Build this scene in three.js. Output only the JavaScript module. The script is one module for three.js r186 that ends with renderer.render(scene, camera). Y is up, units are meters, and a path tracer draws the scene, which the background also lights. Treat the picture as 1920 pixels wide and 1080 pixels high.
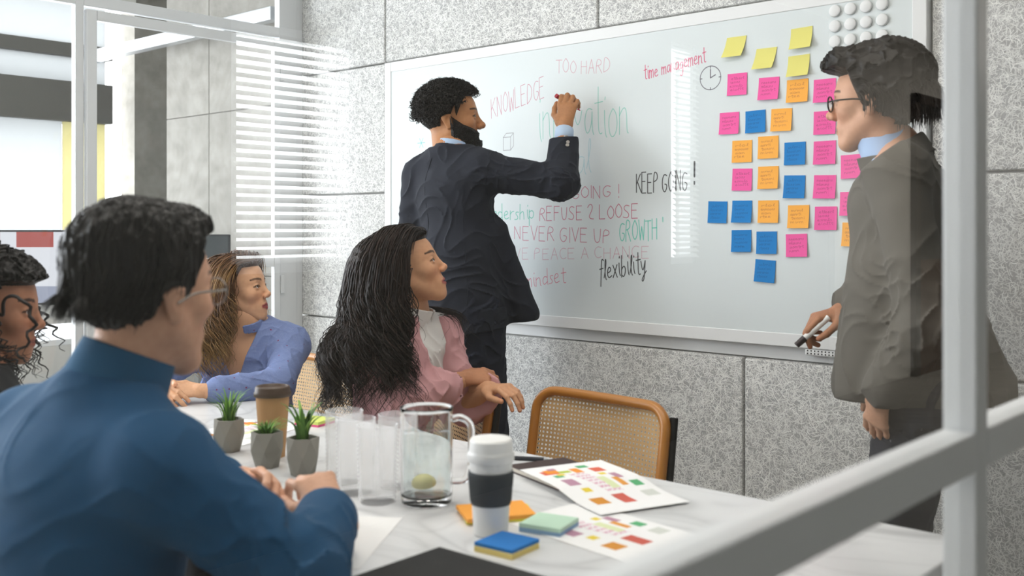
import * as THREE from 'three';
import { RoundedBoxGeometry } from 'three/addons/geometries/RoundedBoxGeometry.js';
import { mergeGeometries } from 'three/addons/utils/BufferGeometryUtils.js';
import { RectAreaLightUniformsLib } from 'three/addons/lights/RectAreaLightUniformsLib.js';
import { createNoise3D } from 'simplex-noise';

// ---------- camera, sky, daylight, exposure ----------
// x runs along the panelled wall, z comes out of it (wall face at z = 0), y is up; the camera stands in the corridor behind a glass partition.
const scene = new THREE.Scene();
const camera = new THREE.PerspectiveCamera(2 * Math.atan(540 / 1920) * 180 / Math.PI, 1920 / 1080, 0.05, 80);
camera.position.set(0, 1.28, 3.2);
camera.lookAt(-0.669 * 4, 1.28, 3.2 - 0.743 * 4);
camera.setViewOffset(1920, 1080, 0, 113, 1920, 1080);
camera.focus = 3.75; camera.userData.fStop = 3.6;
scene.background = new THREE.Color(0.97, 0.985, 1.0); scene.backgroundIntensity = 6;
const renderer = new THREE.WebGLRenderer();
renderer.toneMapping = THREE.LinearToneMapping;
renderer.toneMappingExposure = 1.42;
renderer.shadowMap.enabled = true;
RectAreaLightUniformsLib.init();
function areaLight(x, y, z, w, h, tx, ty, tz, color, intensity) {
  const l = new THREE.RectAreaLight(color, intensity, w, h);
  l.position.set(x, y, z); l.lookAt(tx, ty, tz); scene.add(l); return l;
}
// daylight of the frosted window wall, in its two bands of panes
for (const [z, w, i] of [[0.93, 1.8, 4], [2.75, 1.7, 9], [4.5, 1.7, 17]]) { areaLight(-6.33, 1.45, z, w, 0.98, 0, 1.45, z, 0xf4f8ff, i); areaLight(-6.33, 2.47, z, w, 0.5, 0, 2.47, z, 0xf4f8ff, i); }
const CEIL = [[-2.4, 1.5, 1.5, 0.3], [-2.4, 3.3, 1.5, 0.3], [-1.05, 1.6, 0.3, 1.5], [-5.4, 2.2, 0.3, 1.5]], CEIL_GLOW = 5;
for (const [x, z, w, d] of CEIL) areaLight(x, 2.825, z, w, d, x, 0, z + 1e-4, 0xfff8ee, x < -5 ? 1.2 : CEIL_GLOW);
const HALL = [[1.1, -3.5, 1.5], [1.1, -6.0, 14]];  // added corridor lamps, unseen: they brighten the wall mirrored in the near glass
for (const [x, z, i] of HALL) areaLight(x, 2.825, z, 0.3, 1.5, x, 0, z + 1e-4, 0xfff6ea, i);
// ---------- helpers ----------
let rs = 7;
const rnd = () => { rs = (rs + 0x6d2b79f5) | 0; let t = Math.imul(rs ^ (rs >>> 15), 1 | rs); t = (t + Math.imul(t ^ (t >>> 7), 61 | t)) ^ t; return ((t ^ (t >>> 14)) >>> 0) / 4294967296; };
const rr = (a, b) => a + (b - a) * rnd();
const noise = createNoise3D(rnd);
const taken = {};
const numbered = (n) => { const k = taken[n] = (taken[n] ?? -1) + 1; return k ? n + '_' + String(k).padStart(3, '0') : n; };
const V = (x, y, z) => new THREE.Vector3(x, y, z);
const mat = (color, roughness = 0.6, extra = {}) => new THREE.MeshPhysicalMaterial({ color, roughness, ...extra });
function tag(o, label, category, group, kind) { o.userData = { ...o.userData, label, category, ...(group && { group }), ...(kind && { kind }) }; return o; }
function mesh(name, geo, m, parent) {
  const o = new THREE.Mesh(Array.isArray(geo) ? mergeGeometries(geo.map((g) => plainGeo(g))) : geo, m);
  o.castShadow = o.receiveShadow = true; o.name = parent ? name : numbered(name); (parent ?? scene).add(o); return o;
}
function plainGeo(g) { const q = g.index ? g.toNonIndexed() : g; for (const k of Object.keys(q.attributes)) if (!['position', 'normal', 'uv'].includes(k)) q.deleteAttribute(k); return q; }
function thing(name, label, category, pos = [0, 0, 0], turn = 0, group) {
  const o = new THREE.Group(); o.name = numbered(name); o.position.set(...pos); o.rotation.y = turn; scene.add(o); return tag(o, label, category, group);
}
const structure = (o) => { o.userData.kind = 'structure'; return o; };
function boxUV(g, s = 1, ox = 0, oy = 0) {                     // uv in metres from the face's main direction
  const q = g.index ? g.toNonIndexed() : g, p = q.attributes.position, n = q.attributes.normal, uv = new Float32Array(p.count * 2);
  for (let i = 0; i < p.count; i++) {
    const ax = Math.abs(n.getX(i)), ay = Math.abs(n.getY(i)), az = Math.abs(n.getZ(i)), x = p.getX(i), y = p.getY(i), z = p.getZ(i);
    const [u, v] = ax > ay && ax > az ? [z, y] : ay > az ? [x, z] : [x, y];
    uv[i * 2] = u / s + ox; uv[i * 2 + 1] = v / s + oy;
  }
  q.setAttribute('uv', new THREE.BufferAttribute(uv, 2)); return q;
}
const T = (g, x = 0, y = 0, z = 0, ry = 0, rx = 0, rz = 0) => g.applyMatrix4(new THREE.Matrix4().compose(V(x, y, z), new THREE.Quaternion().setFromEuler(new THREE.Euler(rx, ry, rz, 'YXZ')), V(1, 1, 1)));
const box = (w, h, d, x = 0, y = 0, z = 0, r = 0) => boxUV((r ? new RoundedBoxGeometry(w, h, d, 2, Math.min(r, w / 2.01, h / 2.01, d / 2.01)) : new THREE.BoxGeometry(w, h, d)).translate(x, y, z));
const span = (x0, x1, y0, y1, z0, z1, r) => box(x1 - x0, y1 - y0, z1 - z0, (x0 + x1) / 2, (y0 + y1) / 2, (z0 + z1) / 2, r);
const lathe = (pts, seg = 40) => new THREE.LatheGeometry(pts.map(([r, y]) => new THREE.Vector2(r, y)), seg);
const tube = (pts, r, seg = 24, sides = 8, closed = false) => new THREE.TubeGeometry(new THREE.CatmullRomCurve3(pts.map((p) => (p.isVector3 ? p : V(...p))), closed), seg, r, sides, closed);
function canvas(w, h, draw) { const c = document.createElement('canvas'); c.width = w; c.height = h; draw(c.getContext('2d'), w, h); return c; }
function texture(c, srgb = true, rx = 1, ry = 1) {
  const t = new THREE.CanvasTexture(c); t.wrapS = t.wrapT = THREE.RepeatWrapping; t.repeat.set(rx, ry); t.magFilter = THREE.LinearFilter;
  if (srgb) t.colorSpace = THREE.SRGBColorSpace; return t;
}
const grey = (v) => `rgb(${v | 0},${v | 0},${v | 0})`;

// ---------- implicit shapes: signed distances joined with a smooth minimum and meshed with surface nets ----------
const sub = (a, b) => [a[0] - b[0], a[1] - b[1], a[2] - b[2]], add = (a, b, s = 1) => [a[0] + b[0] * s, a[1] + b[1] * s, a[2] + b[2] * s];
const dot = (a, b) => a[0] * b[0] + a[1] * b[1] + a[2] * b[2], cross = (a, b) => [a[1] * b[2] - a[2] * b[1], a[2] * b[0] - a[0] * b[2], a[0] * b[1] - a[1] * b[0]];
const unit = (a) => { const l = Math.sqrt(a[0] * a[0] + a[1] * a[1] + a[2] * a[2]) || 1; return [a[0] / l, a[1] / l, a[2] / l]; }, mix3 = (a, b, t) => [a[0] + (b[0] - a[0]) * t, a[1] + (b[1] - a[1]) * t, a[2] + (b[2] - a[2]) * t];
const smooth = (a, b, x) => { const t = Math.min(1, Math.max(0, (x - a) / (b - a))); return t * t * (3 - 2 * t); };
function smin(a, b, k) { const h = Math.max(k - Math.abs(a - b), 0); return Math.min(a, b) - h * h / (4 * k); }
function cone(a, b, ra, rb, k = 0.02) {
  const ba = sub(b, a), L = dot(ba, ba) || 1e-9, c = mix3(a, b, 0.5), R = Math.sqrt(L) / 2 + Math.max(ra, rb);
  return { c, R, k, f: (x, y, z) => { const px = x - a[0], py = y - a[1], pz = z - a[2], t = Math.min(1, Math.max(0, (px * ba[0] + py * ba[1] + pz * ba[2]) / L));
    const qx = px - ba[0] * t, qy = py - ba[1] * t, qz = pz - ba[2] * t; return Math.sqrt(qx * qx + qy * qy + qz * qz) - ra - (rb - ra) * t; } };
}
const ball = (c, r, k) => cone(c, add(c, [0, 1e-4, 0]), r, r, k);
// elliptic cone from a to b: half widths wa, wb along the direction w and half depths da, db across it
function econe(a, b, w, wa, da, wb, db, k = 0.03) {
  const ba = sub(b, a), len = Math.hypot(...ba), u = unit(ba), W = unit(sub(w, u.map((v) => v * dot(w, u)))), N = cross(W, u), c = mix3(a, b, 0.5), R = len / 2 + Math.max(wa, wb, da, db);
  return { c, R, k, f: (x, y, z) => { const px = x - a[0], py = y - a[1], pz = z - a[2], s = px * u[0] + py * u[1] + pz * u[2], t = Math.min(1, Math.max(0, s / len)), e = s - t * len;
    const p = px * W[0] + py * W[1] + pz * W[2], q = px * N[0] + py * N[1] + pz * N[2], A = wa + (wb - wa) * t, B = da + (db - da) * t, E = Math.min(A, B);
    const a1 = p / A, b1 = q / B, e1 = e / E, a2 = a1 / A, b2 = b1 / B, e2 = e1 / E, k0 = Math.sqrt(a1 * a1 + b1 * b1 + e1 * e1), k1 = Math.sqrt(a2 * a2 + b2 * b2 + e2 * e2); return k1 < 1e-9 ? -E : k0 * (k0 - 1) / k1; } };
}
const ell = (c, rx, ry, rz, k = 0.02) => ({ c, R: Math.max(rx, ry, rz), k, f: (x, y, z) => { const p = x - c[0], q = y - c[1], s = z - c[2], a1 = p / rx, b1 = q / ry, e1 = s / rz, a2 = a1 / rx, b2 = b1 / ry, e2 = e1 / rz, k0 = Math.sqrt(a1 * a1 + b1 * b1 + e1 * e1), k1 = Math.sqrt(a2 * a2 + b2 * b2 + e2 * e2); return k1 < 1e-9 ? -Math.min(rx, ry, rz) : k0 * (k0 - 1) / k1; } });
const dent = (p) => ({ ...p, cut: true });
function field(prims, grow = 0) {
  return (x, y, z) => {
    let d = 9;
    for (const p of prims) {
      const c = p.c, ex = x - c[0], ey = y - c[1], ez = z - c[2], far = Math.sqrt(ex * ex + ey * ey + ez * ez) - p.R;
      if (p.cut) { if (far < p.k) d = -smin(-d, p.f(x, y, z), p.k); } else if (far < d + p.k) d = smin(d, p.f(x, y, z), p.k);
    }
    return d - grow;
  };
}
function grad(f, x, y, z, e = 0.0015) {
  const g = [f(x + e, y, z) - f(x - e, y, z), f(x, y + e, z) - f(x, y - e, z), f(x, y, z + e) - f(x, y, z - e)], l = Math.sqrt(g[0] * g[0] + g[1] * g[1] + g[2] * g[2]) || 1e-9;
  return [g[0] / l, g[1] / l, g[2] / l, l / (2 * e)];
}
function snap(f, p, n = 4) { let q = [...p]; for (let i = 0; i < n; i++) { const g = grad(f, ...q), d = f(...q) / Math.max(g[3], 0.4); q = add(q, g, -d); } return q; }
function bounds(prims, pad = 0.03) {
  const lo = [9, 9, 9], hi = [-9, -9, -9];
  for (const p of prims) if (!p.cut) for (let i = 0; i < 3; i++) { lo[i] = Math.min(lo[i], p.c[i] - p.R - pad); hi[i] = Math.max(hi[i], p.c[i] + p.R + pad); }
  return [lo, hi];
}
function skin(f, [lo, hi], cell, color) {
  const n = [0, 1, 2].map((i) => Math.ceil((hi[i] - lo[i]) / cell) + 1), [nx, ny, nz] = n, val = new Float32Array(nx * ny * nz), B = 6, rad = B * cell * 0.87 * 1.35 + cell;
  for (let bz = 0; bz < nz; bz += B) for (let by = 0; by < ny; by += B) for (let bx = 0; bx < nx; bx += B) {
    const h = (B - 1) / 2 * cell, d = f(lo[0] + bx * cell + h, lo[1] + by * cell + h, lo[2] + bz * cell + h), skip = Math.abs(d) > rad;
    for (let z = bz; z < Math.min(nz, bz + B); z++) for (let y = by; y < Math.min(ny, by + B); y++) for (let x = bx, i = (z * ny + y) * nx + bx; x < Math.min(nx, bx + B); x++, i++) val[i] = skip ? d : f(lo[0] + x * cell, lo[1] + y * cell, lo[2] + z * cell);
  }
  const id = new Int32Array(nx * ny * nz).fill(-1), pos = [], idx = [], sx = 1, sy = nx, sz = nx * ny, off = [0, sx, sy, sx + sy, sz, sx + sz, sy + sz, sx + sy + sz];
  const E = [[0, 1], [2, 3], [4, 5], [6, 7], [0, 2], [1, 3], [4, 6], [5, 7], [0, 4], [1, 5], [2, 6], [3, 7]];
  for (let z = 0; z < nz - 1; z++) for (let y = 0; y < ny - 1; y++) for (let x = 0; x < nx - 1; x++) {
    const i = x + y * sy + z * sz; let inside = 0;
    for (let k = 0; k < 8; k++) if (val[i + off[k]] < 0) inside++;
    if (inside === 0 || inside === 8) continue;
    let cx = 0, cy = 0, cz = 0, m = 0;
    for (const [a, b] of E) { const va = val[i + off[a]], vb = val[i + off[b]]; if ((va < 0) === (vb < 0)) continue; const t = va / (va - vb);
      cx += (a & 1) + ((b & 1) - (a & 1)) * t; cy += (a >> 1 & 1) + ((b >> 1 & 1) - (a >> 1 & 1)) * t; cz += (a >> 2) + ((b >> 2) - (a >> 2)) * t; m++; }
    id[i] = pos.length / 3; pos.push(lo[0] + (x + cx / m) * cell, lo[1] + (y + cy / m) * cell, lo[2] + (z + cz / m) * cell);
  }
  const quad = (a, b, c, d, flip) => { if (a < 0 || b < 0 || c < 0 || d < 0) return; flip ? idx.push(a, c, b, a, d, c) : idx.push(a, b, c, a, c, d); };
  for (let z = 1; z < nz - 1; z++) for (let y = 1; y < ny - 1; y++) for (let x = 1; x < nx - 1; x++) {
    const i = x + y * sy + z * sz, s = val[i] < 0;
    if (s !== val[i + sx] < 0) quad(id[i - sy - sz], id[i - sz], id[i], id[i - sy], !s);
    if (s !== val[i + sy] < 0) quad(id[i - sx - sz], id[i - sx], id[i], id[i - sz], !s);
    if (s !== val[i + sz] < 0) quad(id[i - sx - sy], id[i - sy], id[i], id[i - sx], !s);
  }
  const N = pos.length / 3, nor = new Float32Array(N * 3), uv = new Float32Array(N * 2), col = color && new Float32Array(N * 3);
  for (let v = 0; v < N; v++) {
    let p = [pos[v * 3], pos[v * 3 + 1], pos[v * 3 + 2]], g = grad(f, ...p, cell * 0.4);
    const d = Math.max(-cell, Math.min(cell, f(...p) / Math.max(g[3], 0.5))); p = add(p, g, -d * 0.9); g = grad(f, ...p, cell * 0.4);
    pos[v * 3] = p[0]; pos[v * 3 + 1] = p[1]; pos[v * 3 + 2] = p[2]; nor.set([g[0], g[1], g[2]], v * 3);
    const a = g.map(Math.abs); uv.set(a[0] > a[1] && a[0] > a[2] ? [p[2], p[1]] : a[1] > a[2] ? [p[0], p[2]] : [p[0], p[1]], v * 2);
    if (col) col.set(color(p, g), v * 3);
  }
  const out = new THREE.BufferGeometry(); out.setIndex(idx);
  out.setAttribute('position', new THREE.BufferAttribute(new Float32Array(pos), 3)); out.setAttribute('normal', new THREE.BufferAttribute(nor, 3)); out.setAttribute('uv', new THREE.BufferAttribute(uv, 2));
  if (col) out.setAttribute('color', new THREE.BufferAttribute(col, 3));
  return out;
}
// ---------- surfaces ----------
const woolCanvas = canvas(1024, 1024, (g, w, h) => {
  g.fillStyle = grey(172); g.fillRect(0, 0, w, h); g.lineCap = 'round';
  for (let i = 0; i < 11000; i++) {
    const x = rnd() * w, y = rnd() * h, a = rnd() * 6.283, l = rr(16, 46), b = rr(-0.7, 0.7), v = i < 2200 ? rr(150, 200) : rr(215, 255);
    g.strokeStyle = `rgb(${v | 0},${v | 0},${(v * 0.985) | 0})`; g.lineWidth = rr(1.6, 3.6);
    for (const [dx, dy] of [[0, 0], [x < 60 ? w : x > w - 60 ? -w : 0, 0], [0, y < 60 ? h : y > h - 60 ? -h : 0]]) {
      if (!dx && !dy && g.done === i) continue; g.done = i; g.beginPath(); g.moveTo(x + dx, y + dy);
      g.quadraticCurveTo(x + dx + Math.cos(a) * l / 2, y + dy + Math.sin(a) * l / 2, x + dx + Math.cos(a + b) * l, y + dy + Math.sin(a + b) * l); g.stroke();
    }
  }
});
const woolMap = texture(woolCanvas, true, 1 / 0.62, 1 / 0.62), woolBump = texture(woolCanvas, false, 1 / 0.62, 1 / 0.62);
const M = {};
M.wool = mat(0xffffff, 0.95, { map: woolMap, bumpMap: woolBump, bumpScale: 0.0014 });
M.white = mat(0xe4e5e5, 0.55); M.frame = mat(0xdcdedf, 0.35); M.ceiling = mat(0xe6e6e3, 0.9); M.plaster = mat(0xd7d6d2, 0.9);
const blotch = (base, amp, sc) => canvas(512, 512, (g, w, h) => {
  const im = g.createImageData(w, h);
  for (let y = 0; y < h; y++) for (let x = 0; x < w; x++) {
    const a = x / w * 6.283, b = y / h * 6.283, p = [Math.cos(a), Math.sin(a), Math.cos(b)], q = Math.sin(b), s = sc;
    const v = noise(p[0] * s, p[1] * s, p[2] * s + q * s * 1.7) * 0.6 + noise(p[0] * s * 3, p[1] * s * 3 + q * s * 2, p[2] * s * 3) * 0.3 + noise(p[0] * s * 11, p[1] * s * 11 + q * s * 9, p[2] * s * 11) * 0.18;
    const i = (y * w + x) * 4; for (let c = 0; c < 3; c++) im.data[i + c] = base[c] + v * amp; im.data[i + 3] = 255;
  }
  g.putImageData(im, 0, 0);
});
const concreteMap = texture(blotch([140, 137, 130], 15, 1.2), true, 1 / 1.4, 1 / 1.4);
M.concrete = mat(0xffffff, 0.9, { map: concreteMap });
M.floor = mat(0xc9c8c4, 0.55, { map: texture(blotch([205, 203, 198], 14, 1.5), true, 0.5, 0.5) });
M.glass = new THREE.MeshPhysicalMaterial({ color: 0xfcfdfd, roughness: 0, transmission: 1, thickness: 0, ior: 1.5 });
M.frost = new THREE.MeshPhysicalMaterial({ color: 0xb0b2b3, roughness: 1, transmission: 0.95, thickness: 0, ior: 1.4 });
M.thickGlass = new THREE.MeshPhysicalMaterial({ color: 0xfbfcfc, roughness: 0, transmission: 1, thickness: 0, ior: 1.9 });
M.frostTreeTint = new THREE.MeshPhysicalMaterial({ color: 0xb3af93, roughness: 1, transmission: 0.95, thickness: 0, ior: 1.4 });  // yellow light from trees outside, put into the colour of the pane
M.beam = mat(0x55544f, 0.7); M.steel = mat(0xa9acae, 0.35, { metalness: 0.6 });

// ---------- the setting ----------
const H = 2.85;
structure(mesh('floor', span(-6.6, 2.75, -0.1, 0, -8.2, 5.6), M.floor));
structure(mesh('ceiling', span(-6.6, 2.75, H, H + 0.12, -8.2, 5.6), M.ceiling));
const wallBack = structure(mesh('wall_back', span(-4.42, -0.37, 0, H, -0.18, -0.035), M.plaster));
{
  const cuts = { 0: [-4.3, -3.04, -1.793], 1: [-4.3, -3.04, -1.793], 2: [-3.69, -1.15], 3: [-3.69, -1.15], 4: [-3.69, -2.43, -1.17], 5: [-3.69, -2.43, -1.17] }, ys = [0, 0.21, 0.83, 1.445, 2.06, 2.675, H];
  const seen = {};
  for (let r = 0; r < 6; r++) {
    const xs = [-4.345, ...cuts[r].filter((x) => x > -4.31 + 0.1), -0.425];
    for (let i = 0; i + 1 < xs.length; i++) {
      if ((r === 2 || r === 3) && i === 1) continue;
      const w = xs[i + 1] - xs[i] - 0.006, h = ys[r + 1] - ys[r] - 0.006, o = rnd() * 5;
      mesh('panel', boxUV(new RoundedBoxGeometry(w, h, 0.034, 2, 0.009), 1, o, o * 1.7).translate((xs[i] + xs[i + 1]) / 2, (ys[r] + ys[r + 1]) / 2, -0.017), M.wool, wallBack);
    }
  }
  mesh('backing_panel', span(-3.687, -1.153, 0.833, 2.057, -0.034, -0.012), M.white, wallBack);
}
const farWall = structure(mesh('wall_far_room', [span(-5.67, -4.42, 0, H, -0.18, 0), span(-5.67, -5.5, 0, H, -1.3, -0.18), span(-6.45, -5.5, 0, H, -1.45, -1.3), span(-6.6, -6.42, 0, H, -1.45, -0.18)], M.concrete));
{ // formwork slabs of the bare concrete, then those at the back of the deep niche beside the windows
  for (const [x0, x1] of [[-5.67, -5.2], [-5.2, -4.42]]) for (const [y0, y1] of [[0, 1.02], [1.02, 1.93], [1.93, H]]) mesh('slab', span(x0 + 0.002, x1 - 0.002, y0 + 0.002, y1 - 0.002, 0, 0.012, 0.004), M.concrete, farWall);
  for (const [y0, y1] of [[0, 1.02], [1.02, 1.93], [1.93, H]]) mesh('slab', span(-6.418, -5.674, y0 + 0.002, y1 - 0.002, -1.3, -1.288, 0.004), M.concrete, farWall);
}
structure(mesh('trim_1', span(-6.38, -4.4, 2.34, 2.41, 0.09, 0.15, 0.004), M.steel));
// window wall of the far room: sill wall, beam, mullion bar, frosted panes
const wallLeft = structure(mesh('wall_left', [span(-6.6, -6.4, 0, 0.95, -0.18, 5.5), span(-6.6, -6.4, 2.74, H, -0.18, 5.5)], M.plaster));
mesh('beam', span(-6.6, -6.36, 1.95, 2.2, 0.0, 5.4), M.beam, wallLeft);
mesh('mullion_bar', span(-6.46, -6.36, 2.36, 2.44, 0.0, 5.4), M.beam, wallLeft);
let wn = 0;
for (const [z0, z1] of [[0.02, 1.85], [1.9, 3.6], [3.65, 5.38]]) {
  const w = structure(new THREE.Group()); w.name = 'window_' + ++wn; scene.add(w);
  for (const [y0, y1] of [[0.95, 1.95], [2.2, 2.36], [2.44, 2.74]]) { const tint = wn === 1 && y0 < 1; if (tint) mesh('pane', span(-6.43, -6.424, y0, y1, z0, 0.3), M.frostTreeTint, w); mesh('pane', span(-6.43, -6.424, y0, y1, tint ? 0.304 : z0, z1), M.frost, w); }
  mesh('window_frame', span(-6.45, -6.39, 0.95, 1.95, z1, z1 + 0.05), M.frame, w);
}
structure(mesh('wall_front', span(-6.6, 2.75, 0, H, 5.4, 5.6), M.plaster));
// corridor: its outer wall with two blind-covered windows, its end, and the wall that carries on past the room
const CW = [[0.4, 1.02, 1.1, 2.08], [-2.28, -2.0, 1.06, 2.4]];
{
  const zs = [-8.2, CW[1][0], CW[1][1], CW[0][0], CW[0][1], 5.5], g = [];
  for (let i = 0; i < 5; i++) { const wdw = i === 1 ? CW[1] : i === 3 ? CW[0] : null; if (!wdw) g.push(span(2.6, 2.75, 0, H, zs[i], zs[i + 1])); else g.push(span(2.6, 2.75, 0, wdw[2], zs[i], zs[i + 1]), span(2.6, 2.75, wdw[3], H, zs[i], zs[i + 1])); }
  const wr = structure(mesh('wall_right', g, mat(0x77766f, 0.9)));
  mesh('pier', span(2.55, 2.6, 0, H, -8.2, -4.15), mat(0xdad9d4, 0.9), wr);
  for (const [z0, z1, y0, y1] of CW) {
    const w = structure(new THREE.Group()); w.name = 'window_' + ++wn; scene.add(w);
    mesh('window_frame', [span(2.62, 2.7, y0, y0 + 0.04, z0, z1), span(2.62, 2.7, y1 - 0.04, y1, z0, z1), span(2.62, 2.7, y0, y1, z0, z0 + 0.035), span(2.62, 2.7, y0, y1, z1 - 0.035, z1)], M.frame, w);
    mesh('pane', span(2.68, 2.684, y0, y1, z0, z1), M.glass, w);
    for (let y = y0 + 0.05; y < y1 - 0.03; y += 0.034) mesh('slat', T(box(0.036, 0.0012, z1 - z0 - 0.01), 2.585, y, (z0 + z1) / 2, 0, 0, 0.62), M.white, w);
  }
}
structure(mesh('wall_corridor', span(-0.44, -0.36, 0, H, -8.2, -0.18), M.plaster));
structure(mesh('wall_end', [span(-0.44, 0.5, 0, H, -8.35, -8.2), span(1.7, 2.75, 0, H, -8.35, -8.2), span(0.5, 1.7, 2.1, H, -8.35, -8.2)], M.plaster));
structure(mesh('door_1', span(0.5, 1.7, 0, 2.1, -8.33, -8.27, 0.004), mat(0x4b3322, 0.5)));
{ const d = structure(new THREE.Group()); d.name = 'door_3'; scene.add(d); const wd = mat(0x2a1d14, 0.5);
  mesh('door_frame', [span(2.5, 2.55, 0, 2.44, -5.75, -5.65), span(2.5, 2.55, 0, 2.44, -7.3, -7.2), span(2.5, 2.55, 2.36, 2.44, -7.3, -5.65)], wd, d); mesh('door_panel', span(2.52, 2.55, 1.0, 2.36, -7.2, -5.75), mat(0x0c0a09, 0.4), d); mesh('lower_panel', span(2.51, 2.55, 0, 1.0, -7.2, -5.75), mat(0x5c4230, 0.6), d); }
// glass partitions
function partition(name, x, posts, tops, two) {
  const p = structure(new THREE.Group()); p.name = name; scene.add(p); const b = 0.019;
  for (const z of posts) mesh('post', span(x - b, x + b, 0, H, z - b, z + b, 0.003), M.frame, p);
  for (let i = 0; i + 1 < posts.length; i++) {
    const z0 = posts[i] + b, z1 = posts[i + 1] - b;
    for (const [y0, y1] of tops) mesh('rail', span(x - b, x + b, y0, y1, z0, z1, 0.003), M.frame, p);
    const ys = [0.05, ...tops.flat(), H];
    for (let k = 0; k < ys.length; k += 2) mesh('pane', new THREE.PlaneGeometry(z1 - z0, ys[k + 1] - ys[k]).rotateY(Math.PI / 2).translate(x, (ys[k] + ys[k + 1]) / 2, (z0 + z1) / 2), two ? M.thickGlass : M.glass, p);
  }
  return p;
}
partition('wall_glass_near', -0.4, [0.02, 1.978, 3.9, 5.38], [[1.005, 1.05], [2.24, 2.29]], true);
const far = partition('wall_glass_far', -4.35, [0.02, 1.17, 2.6, 4.0, 5.38], [[2.24, 2.29]]);
mesh('end_panel', span(-4.37, -4.33, 0, H, 0.039, 0.145), M.frame, far);
{ // door leaf set in the first bay of the far partition: stiles and top rail stand proud of the posts
  const d = structure(new THREE.Group()); d.name = 'door_2'; scene.add(d);
  mesh('door_frame', [span(-4.345, -4.315, 0.02, 2.225, 0.15, 0.185, 0.003), span(-4.345, -4.315, 0.02, 2.225, 1.1, 1.145, 0.003), span(-4.345, -4.315, 2.18, 2.225, 0.186, 1.099, 0.003), span(-4.345, -4.315, 1.085, 1.135, 0.186, 1.099, 0.003), span(-4.345, -4.315, 0.02, 0.12, 0.186, 1.099, 0.003)], M.frame, d);
  for (const y of [0.95, 2.02]) mesh('hinge', span(-4.335, -4.31, y, y + 0.09, 0.128, 0.148, 0.003), M.frame, d);
}
// ceiling lamps, two of them added unseen in the corridor: glowing panels in white frames, their light set just below
const glow = mat(0xffffff, 0.6, { emissive: 0xfff8ee, emissiveIntensity: 3 });
let ln = 0;
for (const [x, z, w, d] of [...CEIL, ...HALL.map(([x, z]) => [x, z, 0.3, 1.5])]) {
  const where = ['above the meeting table by the panelled wall', 'above the near side of the meeting table', 'above the head of the table by the glass', 'in the room behind the glass door', 'added unseen in the middle of the corridor', 'added unseen at the far end of the corridor to brighten its wall'][ln++];
  const o = thing('ceiling_lamp', 'flush white panel lamp ' + where, 'lamp', [x, H, z], 0, 'ceiling lamps');
  mesh('lamp_frame', [span(-w / 2 - 0.02, w / 2 + 0.02, -0.02, 0, -d / 2 - 0.02, -d / 2), span(-w / 2 - 0.02, w / 2 + 0.02, -0.02, 0, d / 2, d / 2 + 0.02), span(-w / 2 - 0.02, -w / 2, -0.02, 0, -d / 2, d / 2), span(w / 2, w / 2 + 0.02, -0.02, 0, -d / 2, d / 2)], M.frame, o);
  mesh('diffuser', span(-w / 2, w / 2, -0.014, -0.002, -d / 2, d / 2), glow, o);
}
// desks and screens in the far room
{
  const d = thing('office_desk', 'white office desk with steel legs behind the glass partition', 'desk', [-5.25, 0, 1.05]);
  mesh('desk_top', box(0.8, 0.03, 1.7, 0, 0.735, 0, 0.005), M.white, d);
  for (const [x, z] of [[-0.35, -0.8], [0.35, -0.8], [-0.35, 0.8], [0.35, 0.8]]) mesh('leg', box(0.04, 0.72, 0.04, x, 0.36, z), M.steel, d);
  const chart = canvas(512, 320, (g, w, h) => {
    g.fillStyle = '#dfe1e8'; g.fillRect(0, 0, w, h); g.fillStyle = '#8d93b0'; g.fillRect(0, 0, w, 24);
    for (let i = 0; i < 5; i++) { g.fillStyle = '#5d6890'; g.fillRect(250, 40 + i * 30, 28, 18); }
    const bars = [['#5aa84a', 300, 60, 60, 110], ['#d7a32a', 352, 120, 20, 50], ['#a83f38', 372, 118, 120, 52], ['#a83f38', 20, 130, 90, 50], ['#c9ccd6', 300, 190, 180, 40], ['#9aa0b4', 20, 240, 200, 50]];
    for (const [c, x, y, ww, hh] of bars) { g.fillStyle = c; if (x === 300 && y === 60) { g.beginPath(); g.moveTo(x, y); g.lineTo(x + ww, y + hh); g.lineTo(x, y + hh); g.fill(); } else g.fillRect(x, y, ww, hh); }
  });
  const scr = new THREE.MeshStandardMaterial({ color: 0x222222, roughness: 0.4, emissive: 0xffffff, emissiveMap: texture(chart), emissiveIntensity: 0.75 });
  const mon = (label, x, z, turn, w, h, y, front) => {
    const m = thing('monitor', label, 'monitor', [x, 0.75, z], turn, 'desk monitors behind the glass');
    mesh('housing', box(w, h, 0.03, 0, y, 0, 0.006), mat(0x17191b, 0.5), m);
    mesh('screen', box(w - 0.02, h - 0.02, 0.002, 0, y, 0.0165), front, m);
    mesh('stand', [box(0.05, y, 0.02, 0, y / 2, -0.025), box(0.24, 0.012, 0.18, 0, 0.006, -0.02, 0.005)], M.steel, m);
    return m;
  };
  mon('monitor showing a colourful chart behind the glass pane', -5.08, 1.16, 0.75, 0.6, 0.36, 0.34, scr);
  mon('dark switched-off monitor behind the glass door', -4.86, 0.3, 0.85, 0.36, 0.25, 0.37, mat(0x2b3133, 0.35));
  const k = thing('filing_box', 'white long box standing behind the dark monitor', 'box', [-5.25, 0.75, 0.33]);
  mesh('body', box(0.2, 0.45, 0.14, 0, 0.225, 0, 0.004), M.white, k); mesh('lid', box(0.21, 0.03, 0.15, 0, 0.465, 0, 0.004), M.white, k);
}
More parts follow.
